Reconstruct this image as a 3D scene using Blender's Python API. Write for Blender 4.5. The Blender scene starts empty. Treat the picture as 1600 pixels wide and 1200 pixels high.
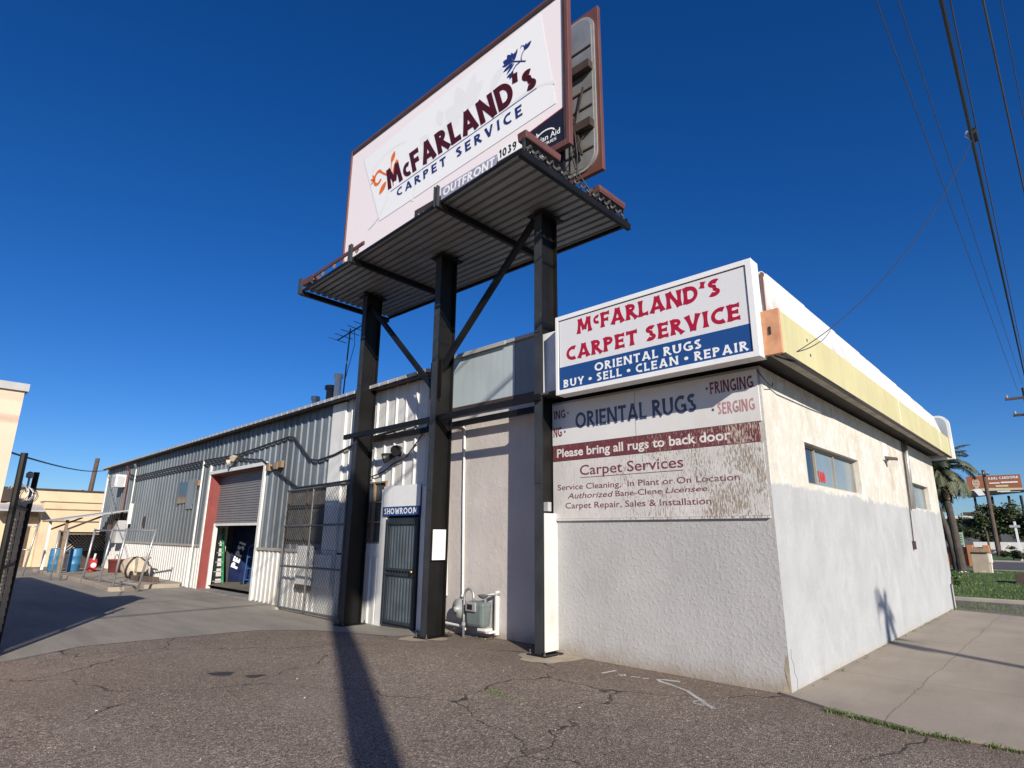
import bpy, math, random
from mathutils import Vector, Matrix
random.seed(7)
scene = bpy.context.scene
col = scene.collection

# ------------------------------------------------------------------ camera
cam_d = bpy.data.cameras.new('camera')
cam_d.sensor_width = 36.0
cam_d.lens = 918.145 / 1600 * 36.0
cam_d.clip_start = 0.05
cam_d.clip_end = 3000
cam = bpy.data.objects.new('camera', cam_d)
col.objects.link(cam)
yaw, pitch, roll = 0.757343, 0.252454, 0.008336
_f = Vector((-math.sin(yaw) * math.cos(pitch), math.cos(yaw) * math.cos(pitch), math.sin(pitch)))
_r = Vector((math.cos(yaw), math.sin(yaw), 0))
_u = _r.cross(_f)
_r2 = _r * math.cos(roll) + _u * math.sin(roll)
_u2 = -_r * math.sin(roll) + _u * math.cos(roll)
cam.matrix_world = Matrix(((_r2.x, _u2.x, -_f.x, 0), (_r2.y, _u2.y, -_f.y, 0), (_r2.z, _u2.z, -_f.z, 1.6), (0, 0, 0, 1)))
scene.camera = cam

# ------------------------------------------------------------------ sky, sun, exposure
SUN_EL = math.radians(24.0)
SUN_AZ = (0.8736, -0.4867)
world = bpy.data.worlds.new('World')
scene.world = world
world.use_nodes = True
wn = world.node_tree
bg = wn.nodes['Background']
sky = wn.nodes.new('ShaderNodeTexSky')
sky.sky_type = 'NISHITA'
sky.sun_disc = False
sky.sun_elevation = SUN_EL
sky.sun_rotation = math.atan2(SUN_AZ[0], SUN_AZ[1])
sky.altitude = 400
sky.air_density = 1.0
sky.dust_density = 0.15
sky.ozone_density = 3.5
hsv = wn.nodes.new('ShaderNodeHueSaturation')
hsv.inputs['Saturation'].default_value = 1.30
wn.links.new(sky.outputs[0], hsv.inputs['Color'])
tint = wn.nodes.new('ShaderNodeMixRGB')
tint.blend_type = 'MULTIPLY'
tint.inputs[0].default_value = 1.0
tint.inputs[2].default_value = (0.70, 0.92, 1.33, 1.0)
wn.links.new(hsv.outputs[0], tint.inputs[1])
wn.links.new(tint.outputs[0], bg.inputs[0])
bg.inputs[1].default_value = 0.065
sun_d = bpy.data.lights.new('sun', 'SUN')
sun_d.energy = 5.0
sun_d.angle = math.radians(0.5)
sun_d.color = (1.0, 0.93, 0.82)
sun = bpy.data.objects.new('sun', sun_d)
col.objects.link(sun)
_s = Vector((SUN_AZ[0] * math.cos(SUN_EL), SUN_AZ[1] * math.cos(SUN_EL), math.sin(SUN_EL)))
sun.rotation_euler = _s.to_track_quat('Z', 'Y').to_euler()
sun.location = (20, -20, 30)
scene.view_settings.view_transform = 'Standard'
scene.view_settings.look = 'None'
scene.view_settings.exposure = 0.28
scene.view_settings.gamma = 1.0
scene.view_settings.use_curve_mapping = False
scene.cycles.max_bounces = 6
scene.cycles.diffuse_bounces = 2
scene.cycles.use_denoising = True

# ------------------------------------------------------------------ materials
def rgb(c):
    return (c[0], c[1], c[2], 1.0)

class NT:
    """small helper round a material's node tree"""
    def __init__(self, name):
        self.m = bpy.data.materials.new(name)
        self.m.use_nodes = True
        self.t = self.m.node_tree
        self.b = self.t.nodes['Principled BSDF']
        self.tc = self.t.nodes.new('ShaderNodeTexCoord')
    def n(self, kind, **kw):
        x = self.t.nodes.new(kind)
        for k, v in kw.items():
            setattr(x, k, v)
        return x
    def l(self, a, b):
        self.t.links.new(a, b)
    def mapping(self, scale=(1, 1, 1), rot=(0, 0, 0), loc=(0, 0, 0)):
        mp = self.n('ShaderNodeMapping')
        mp.inputs['Scale'].default_value = scale
        mp.inputs['Rotation'].default_value = rot
        mp.inputs['Location'].default_value = loc
        self.l(self.tc.outputs['Object'], mp.inputs['Vector'])
        return mp.outputs[0]
    def noise(self, scale, detail=4, rough=0.55, vec=None, dist=0.0):
        x = self.n('ShaderNodeTexNoise')
        x.inputs['Scale'].default_value = scale
        x.inputs['Detail'].default_value = detail
        x.inputs['Roughness'].default_value = rough
        x.inputs['Distortion'].default_value = dist
        self.l(vec if vec is not None else self.tc.outputs['Object'], x.inputs['Vector'])
        return x.outputs['Fac']
    def ramp(self, fac, stops):
        r = self.n('ShaderNodeValToRGB')
        el = r.color_ramp.elements
        while len(el) < len(stops):
            el.new(0.5)
        for e, (p, c) in zip(el, stops):
            e.position = p
            e.color = rgb(c) if not isinstance(c, (int, float)) else (c, c, c, 1)
        self.l(fac, r.inputs[0])
        return r.outputs[0]
    def mix(self, fac, a, b, mode='MIX'):
        x = self.n('ShaderNodeMixRGB', blend_type=mode)
        for s, v in ((0, fac), (1, a), (2, b)):
            if isinstance(v, (int, float)):
                x.inputs[s].default_value = v if s == 0 else (v, v, v, 1)
            elif isinstance(v, tuple):
                x.inputs[s].default_value = rgb(v)
            else:
                self.l(v, x.inputs[s])
        return x.outputs[0]
    def math(self, op, a, b=0.0, clamp=False):
        x = self.n('ShaderNodeMath', operation=op)
        x.use_clamp = clamp
        for s, v in ((0, a), (1, b)):
            if isinstance(v, (int, float)):
                x.inputs[s].default_value = v
            else:
                self.l(v, x.inputs[s])
        return x.outputs[0]
    def sep(self):
        s = self.n('ShaderNodeSeparateXYZ')
        self.l(self.tc.outputs['Object'], s.inputs[0])
        return s.outputs
    def bump(self, h, strength=0.3, dist=0.02):
        x = self.n('ShaderNodeBump')
        x.inputs['Strength'].default_value = strength
        x.inputs['Distance'].default_value = dist
        self.l(h, x.inputs['Height'])
        self.l(x.outputs[0], self.b.inputs['Normal'])
    def base(self, c):
        if isinstance(c, tuple):
            self.b.inputs['Base Color'].default_value = rgb(c)
        else:
            self.l(c, self.b.inputs['Base Color'])
    def rough(self, v):
        if isinstance(v, (int, float)):
            self.b.inputs['Roughness'].default_value = v
        else:
            self.l(v, self.b.inputs['Roughness'])

def mk(c, k):
    return tuple(min(1.0, x * k) for x in c)

def plain(name, c, rough=0.7, var=0.18, scale=2.5, metal=0.0, bump=0.0, bscale=40, streak=0.0, stain=None, stain_amt=0.5, spec=None):
    q = NT(name)
    n1 = q.noise(scale, 5)
    c1 = q.ramp(n1, [(0.3, mk(c, 1 - var)), (0.7, mk(c, 1 + var))])
    if streak:
        v = q.mapping((7, 7, 0.5))
        n2 = q.noise(1.3, 4, 0.6, v)
        c1 = q.mix(q.ramp(n2, [(0.45, 0.0), (0.75, streak)]), c1, mk(c, 0.55))
    if stain:
        n3 = q.noise(scale * 0.8, 6, 0.65, q.mapping((1, 1, 0.6), loc=(5, 3, 1)))
        c1 = q.mix(q.ramp(n3, [(0.52, 0.0), (0.7, stain_amt)]), c1, stain)
    q.base(c1)
    q.rough(rough)
    q.b.inputs['Metallic'].default_value = metal
    if spec is not None:
        q.b.inputs['Specular IOR Level'].default_value = spec
    if bump:
        q.bump(q.noise(bscale, 4), bump, 0.01)
    return q.m

def panelled(name, c, rough=0.45, var=0.12, scale=0.9, streak=0.3):
    """painted sheeting: each sheet has weathered to its own tone, rust runs from the fixings"""
    q = NT(name)
    n1 = q.noise(scale, 5)
    k = q.ramp(n1, [(0.3, mk(c, 1 - var)), (0.7, mk(c, 1 + var))])
    o = q.sep()
    wn_ = q.n('ShaderNodeTexWhiteNoise', noise_dimensions='1D')
    q.l(q.math('FLOOR', q.math('DIVIDE', o[0], 1.08)), wn_.inputs['W'])
    k = q.mix(1.0, k, q.ramp(wn_.outputs[0], [(0.0, 0.78), (1.0, 1.24)]), 'MULTIPLY')
    st = q.noise(1.3, 4, 0.6, q.mapping((7, 7, 0.5)))
    k = q.mix(q.ramp(st, [(0.45, 0.0), (0.75, streak)]), k, mk(c, 0.5))
    chalk = q.noise(0.9, 6, 0.7, q.mapping((1.2, 1, 0.5), loc=(2, 0, 1)))
    k = q.mix(q.ramp(chalk, [(0.55, 0.0), (0.75, 0.45)]), k, (0.24, 0.25, 0.25))
    rust = q.noise(1.0, 6, 0.75, q.mapping((5, 5, 0.35), loc=(1, 0, 3)))
    k = q.mix(q.ramp(rust, [(0.66, 0.0), (0.76, 0.5)]), k, (0.16, 0.095, 0.06))
    q.base(k); q.rough(rough)
    q.bump(q.noise(1.4, 3), 0.35, 0.03)
    return q.m

def mat_asphalt():
    q = NT('asphalt')
    big = q.noise(0.35, 5, 0.6)
    c = q.ramp(big, [(0.3, (0.200, 0.158, 0.126)), (0.7, (0.272, 0.220, 0.178))])
    mid = q.noise(2.2, 5, 0.7)
    c = q.mix(q.ramp(mid, [(0.42, 0.0), (0.72, 0.35)]), c, (0.150, 0.106, 0.078))
    # aggregate
    vo = q.n('ShaderNodeTexVoronoi', feature='F1')
    vo.inputs['Scale'].default_value = 115
    q.l(q.tc.outputs['Object'], vo.inputs['Vector'])
    sv = q.n('ShaderNodeSeparateColor')
    q.l(vo.outputs['Color'], sv.inputs[0])
    stone = q.ramp(sv.outputs[0], [(0.0, 0.35), (0.45, 0.86), (0.8, 1.35), (1.0, 2.2)])
    c = q.mix(1.0, c, stone, 'MULTIPLY')
    vo2 = q.n('ShaderNodeTexVoronoi', feature='F1')
    vo2.inputs['Scale'].default_value = 42
    q.l(q.tc.outputs['Object'], vo2.inputs['Vector'])
    sv2 = q.n('ShaderNodeSeparateColor')
    q.l(vo2.outputs['Color'], sv2.inputs[0])
    c = q.mix(1.0, c, q.ramp(sv2.outputs[1], [(0.0, 0.72), (0.6, 1.0), (0.97, 1.2), (1.0, 1.8)]), 'MULTIPLY')
    # dirt washed against the building: a smoother, browner strip with a ragged edge
    o = q.sep()
    dy = q.math('ADD', o[1], q.math('MULTIPLY', q.math('SUBTRACT', q.noise(0.8, 5, 0.65), 0.5), 2.2))
    c = q.mix(q.ramp(q.math('MULTIPLY', dy, 0.1), [(0.55, 0.0), (0.68, 0.5)]), c, (0.145, 0.105, 0.078))
    # worn, paler wheel lane and darker drips
    lane = q.noise(1.0, 4, 0.55, q.mapping((0.22, 0.75, 1), rot=(0, 0, 0.45)))
    c = q.mix(q.ramp(lane, [(0.50, 0.0), (0.70, 0.35)]), c, (0.255, 0.210, 0.172))
    drip = q.noise(1.4, 5, 0.7, q.mapping((1, 1, 1), loc=(4.3, 2.2, 0)))
    c = q.mix(q.ramp(drip, [(0.64, 0.0), (0.74, 0.55)]), c, (0.075, 0.060, 0.050))
    # cracks
    v = q.mapping((0.36, 0.36, 0.36), loc=(0.35, 0.15, 0))
    nv = q.n('ShaderNodeTexNoise')
    nv.inputs['Scale'].default_value = 3.2
    nv.inputs['Detail'].default_value = 6
    q.l(v, nv.inputs['Vector'])
    add = q.n('ShaderNodeMixRGB', blend_type='ADD')
    add.inputs[0].default_value = 0.34
    q.l(v, add.inputs[1]); q.l(nv.outputs['Color'], add.inputs[2])
    ve = q.n('ShaderNodeTexVoronoi', feature='DISTANCE_TO_EDGE')
    ve.inputs['Scale'].default_value = 1.0
    q.l(add.outputs[0], ve.inputs['Vector'])
    wid = q.math('MULTIPLY', q.math('SUBTRACT', q.noise(0.9, 3), 0.33), 0.022)
    crack = q.math('LESS_THAN', ve.outputs['Distance'], wid)
    c = q.mix(q.math('MULTIPLY', crack, q.ramp(q.noise(6, 3), [(0.3, 0.45), (0.6, 0.9)])), c, (0.035, 0.028, 0.024))
    q.base(c)
    q.rough(0.92)
    q.b.inputs['Specular IOR Level'].default_value = 0.25
    h = q.math('SUBTRACT', q.math('ADD', vo.outputs['Distance'], q.math('MULTIPLY', q.noise(14, 4), 1.2)), q.math('MULTIPLY', crack, 1.5))
    q.bump(h, 0.55, 0.012)
    return q.m

def mat_pad():
    q = NT('worn_concrete')
    n = q.noise(0.6, 5, 0.6)
    c = q.ramp(n, [(0.3, (0.285, 0.238, 0.172)), (0.7, (0.365, 0.312, 0.235))])
    st = q.noise(1.0, 5, 0.65, q.mapping((0.35, 2.2, 1), rot=(0, 0, 0.35)))
    c = q.mix(q.ramp(st, [(0.42, 0.0), (0.68, 0.75)]), c, (0.150, 0.127, 0.098))
    c = q.mix(0.35, c, q.ramp(q.noise(60, 3), [(0.3, 0.15), (0.7, 0.34)]))
    q.base(c); q.rough(0.75)
    q.bump(q.noise(50, 4), 0.15, 0.01)
    return q.m

def mat_slab():
    q = NT('tan_concrete')
    n = q.noise(0.9, 6, 0.62)
    c = q.ramp(n, [(0.3, (0.285, 0.222, 0.155)), (0.7, (0.385, 0.312, 0.228))])
    st = q.noise(0.8, 5, 0.65, q.mapping((2.0, 0.35, 1), rot=(0, 0, 0.5)))
    c = q.mix(q.ramp(st, [(0.5, 0.0), (0.75, 0.5)]), c, (0.165, 0.125, 0.09))
    c = q.mix(0.25, c, q.ramp(q.noise(90, 3), [(0.3, 0.16), (0.7, 0.42)]))
    o = q.sep()
    wob = q.math('MULTIPLY', q.math('SUBTRACT', q.noise(1.1, 5, 0.7), 0.5), 0.16)
    d = q.math('ABSOLUTE', q.math('SUBTRACT', q.math('ADD', o[0], wob), -1.58))
    crack = q.math('LESS_THAN', d, 0.0065)
    c = q.mix(q.math('MULTIPLY', crack, 0.65), c, (0.12, 0.098, 0.07))
    jd = q.math('ABSOLUTE', q.math('SUBTRACT', q.math('MODULO', o[1], 3.4), 1.7))
    joint = q.math('LESS_THAN', jd, 0.009)
    c = q.mix(q.math('MULTIPLY', joint, 0.5), c, (0.10, 0.085, 0.07))
    q.base(c); q.rough(0.85)
    q.bump(q.noise(70, 4), 0.2, 0.008)
    return q.m

def mat_stucco(name, c, bump=0.8, scale=9.0, dirt=True):
    q = NT(name)
    n = q.noise(1.3, 5, 0.6)
    k = q.ramp(n, [(0.3, mk(c, 0.90)), (0.7, mk(c, 1.06))])
    k = q.mix(q.ramp(q.noise(0.7, 6, 0.7, q.mapping((1, 1, 1), loc=(3, 0, 7))), [(0.52, 0.0), (0.72, 0.4)]), k, mk((c[0], c[1] * .95, c[2] * .88), 0.86))
    st = q.noise(1.0, 5, 0.6, q.mapping((5, 5, 0.5)))
    k = q.mix(q.ramp(st, [(0.52, 0.0), (0.8, 0.3)]), k, mk(c, 0.72))
    if dirt:   # splash-back dirt with an uneven upper edge along the foot of the wall
        o = q.sep()
        hgt = q.math('ADD', o[2], q.math('MULTIPLY', q.math('SUBTRACT', q.noise(3.0, 5, 0.7), 0.5), 0.35))
        k = q.mix(q.ramp(hgt, [(0.0, 0.75), (0.10, 0.35), (0.24, 0.0)]), k, (0.30, 0.235, 0.17))
    q.base(k); q.rough(0.88)
    q.b.inputs['Specular IOR Level'].default_value = 0.25
    h1 = q.ramp(q.noise(scale, 5, 0.62, dist=0.25), [(0.48, 0.0), (0.66, 1.0)])
    hb = q.math('ADD', h1, q.math('MULTIPLY', q.noise(scale * 7, 3), 0.35))
    q.bump(hb, bump, 0.012)
    return q.m

def mat_side_wall():
    q = NT('two_tone_painted_stucco')
    o = q.sep()
    edge = q.math('ADD', o[2], q.math('MULTIPLY', q.math('SUBTRACT', q.noise(2.6, 6, 0.75), 0.5), 0.42))
    step = q.ramp(q.math('SUBTRACT', edge, 1.72), [(0.48, 0.0), (0.52, 1.0)])
    lo = q.ramp(q.noise(1.2, 5, 0.6), [(0.3, (0.375, 0.382, 0.382)), (0.7, (0.455, 0.462, 0.462))])
    hi = q.ramp(q.noise(2.0, 6, 0.7), [(0.3, (0.52, 0.48, 0.40)), (0.7, (0.66, 0.635, 0.565))])
    rust = q.noise(1.0, 6, 0.7, q.mapping((2.5, 1.1, 0.55), loc=(0, 2.2, 0)))
    hi = q.mix(q.ramp(rust, [(0.52, 0.0), (0.70, 0.7)]), hi, (0.44, 0.34, 0.235))
    st = q.noise(1.0, 5, 0.6, q.mapping((3.5, 3.5, 0.45)))
    lo = q.mix(q.ramp(st, [(0.55, 0.0), (0.8, 0.35)]), lo, (0.36, 0.355, 0.35))
    blot = q.noise(5.5, 6, 0.75, q.mapping((1, 1, 0.8), loc=(0, 4, 2)))
    hi = q.mix(q.ramp(blot, [(0.48, 0.0), (0.62, 0.7)]), hi, (0.72, 0.71, 0.67))
    grey = q.noise(2.2, 6, 0.75, q.mapping((1, 1, 1.2), loc=(0, 7, 1)))
    hi = q.mix(q.ramp(grey, [(0.60, 0.0), (0.68, 0.6)]), hi, (0.46, 0.45, 0.43))
    roll = q.noise(2.5, 5, 0.7, q.mapping((1, 1.0, 0.7), loc=(0, 1, 3)))
    lo = q.mix(q.ramp(roll, [(0.48, 0.0), (0.68, 0.6)]), lo, (0.50, 0.505, 0.50))
    spl = q.noise(9.0, 5, 0.8, q.mapping((1, 1.0, 0.7), loc=(0, 2, 5)))
    lo = q.mix(q.ramp(spl, [(0.60, 0.0), (0.70, 0.4)]), lo, (0.36, 0.36, 0.355))
    c = q.mix(step, lo, hi)
    hgt = q.math('ADD', o[2], q.math('MULTIPLY', q.math('SUBTRACT', q.noise(3.0, 5, 0.7), 0.5), 0.25))
    c = q.mix(q.ramp(hgt, [(0.0, 0.6), (0.09, 0.0)]), c, (0.42, 0.34, 0.26))
    q.base(c); q.rough(0.85)
    q.b.inputs['Specular IOR Level'].default_value = 0.25
    h1 = q.ramp(q.noise(8.0, 5, 0.62, dist=0.9), [(0.42, 0.0), (0.62, 1.0)])
    q.bump(q.math('ADD', h1, q.math('MULTIPLY', q.noise(60, 3), 0.35)), 0.22, 0.010)
    return q.m

def mat_peeling(name, paint, under, x0, x1, hard=1.0, base=0.68):
    """old sign paint flaking off in vertical slivers, more so towards x1 where the wood has weathered longest"""
    q = NT(name)
    o = q.sep()
    t = q.math('DIVIDE', q.math('SUBTRACT', o[0], x0), x1 - x0, True)
    fine = q.noise(1.0, 6, 0.7, q.mapping((70, 70, 13)))
    big = q.noise(2.4, 4, 0.6, q.mapping((1.0, 1, 0.6), loc=(1.7, 0, 0.4)))
    amt = q.math('ADD', q.math('MULTIPLY', fine, 0.80), q.math('MULTIPLY', big, 0.32))
    thr = q.math('SUBTRACT', base, q.math('MULTIPLY', t, 0.17 * hard))
    flake = q.ramp(q.math('SUBTRACT', amt, thr), [(0.0, 0.0), (0.03, 1.0)])
    wood = q.ramp(q.noise(1.0, 5, 0.6, q.mapping((60, 60, 3))), [(0.3, mk(under, 0.65)), (0.7, mk(under, 1.35))])
    p = q.ramp(q.noise(3.0, 5, 0.65), [(0.3, mk(paint, 0.88)), (0.7, mk(paint, 1.08))])
    vein = q.noise(1.0, 5, 0.6, q.mapping((150, 150, 7), loc=(3, 0, 2)))
    p = q.mix(q.ramp(vein, [(0.57, 0.0), (0.64, 0.42)]), p, mk(under, 0.9))
    q.base(q.mix(flake, p, wood))
    q.rough(0.75)
    q.bump(q.math('SUBTRACT', 1.0, flake), 0.5, 0.004)
    return q.m

def mat_glass(name, c=(0.05, 0.06, 0.065), rough=0.08):
    q = NT(name)
    q.base(q.ramp(q.noise(2.0, 3), [(0.3, mk(c, 0.7)), (0.7, mk(c, 1.3))]))
    q.rough(q.ramp(q.noise(5.0, 4), [(0.3, rough), (0.7, rough + 0.12)]))
    q.b.inputs['Specular IOR Level'].default_value = 0.7
    return q.m

def mat_leaf(name, a, b, scale=0.6):
    q = NT(name)
    q.base(q.ramp(q.noise(scale, 4, 0.7), [(0.3, a), (0.7, b)]))
    q.rough(0.65)
    return q.m

def mat_grass():
    q = NT('lawn')
    c = q.ramp(q.noise(0.5, 6, 0.7), [(0.25, (0.055, 0.105, 0.018)), (0.55, (0.090, 0.160, 0.028)), (0.8, (0.15, 0.17, 0.05))])
    c = q.mix(0.5, c, q.ramp(q.noise(35, 4, 0.8), [(0.3, (0.04, 0.07, 0.012)), (0.7, (0.13, 0.21, 0.04))]))
    q.base(c); q.rough(0.9)
    q.bump(q.noise(30, 4, 0.8), 1.0, 0.08)
    return q.m

def mat_dirt():
    q = NT('dry_dirt')
    c = q.ramp(q.noise(0.9, 6, 0.7), [(0.3, (0.10, 0.085, 0.05)), (0.6, (0.19, 0.155, 0.105)), (0.8, (0.09, 0.095, 0.04))])
    q.base(q.mix(0.35, c, q.ramp(q.noise(40, 4, 0.8), [(0.3, 0.06), (0.7, 0.24)])))
    q.rough(0.95); q.bump(q.noise(25, 4), 0.7, 0.04)
    return q.m

def mat_far_ground():
    q = NT('far_ground')
    q.base(q.ramp(q.noise(0.06, 6, 0.7), [(0.3, (0.13, 0.115, 0.095)), (0.7, (0.20, 0.175, 0.14))]))
    q.rough(0.95)
    return q.m

def mat_brick_panel():
    q = NT('far_brick')
    b = q.n('ShaderNodeTexBrick')
    b.inputs['Color1'].default_value = (0.74, 0.57, 0.36, 1)
    b.inputs['Color2'].default_value = (0.80, 0.62, 0.40, 1)
    b.inputs['Mortar'].default_value = (0.68, 0.52, 0.34, 1)
    b.inputs['Scale'].default_value = 1.0
    b.inputs['Mortar Size'].default_value = 0.012
    b.inputs['Brick Width'].default_value = 0.4
    b.inputs['Row Height'].default_value = 0.2
    q.l(q.mapping((1, 1, 1), rot=(math.pi / 2, 0, math.pi / 2)), b.inputs['Vector'])
    c = q.mix(q.ramp(q.noise(0.7, 6, 0.7), [(0.5, 0.0), (0.75, 0.5)]), b.outputs[0], (0.36, 0.25, 0.16))
    q.base(c); q.rough(0.85)
    return q.m

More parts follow.
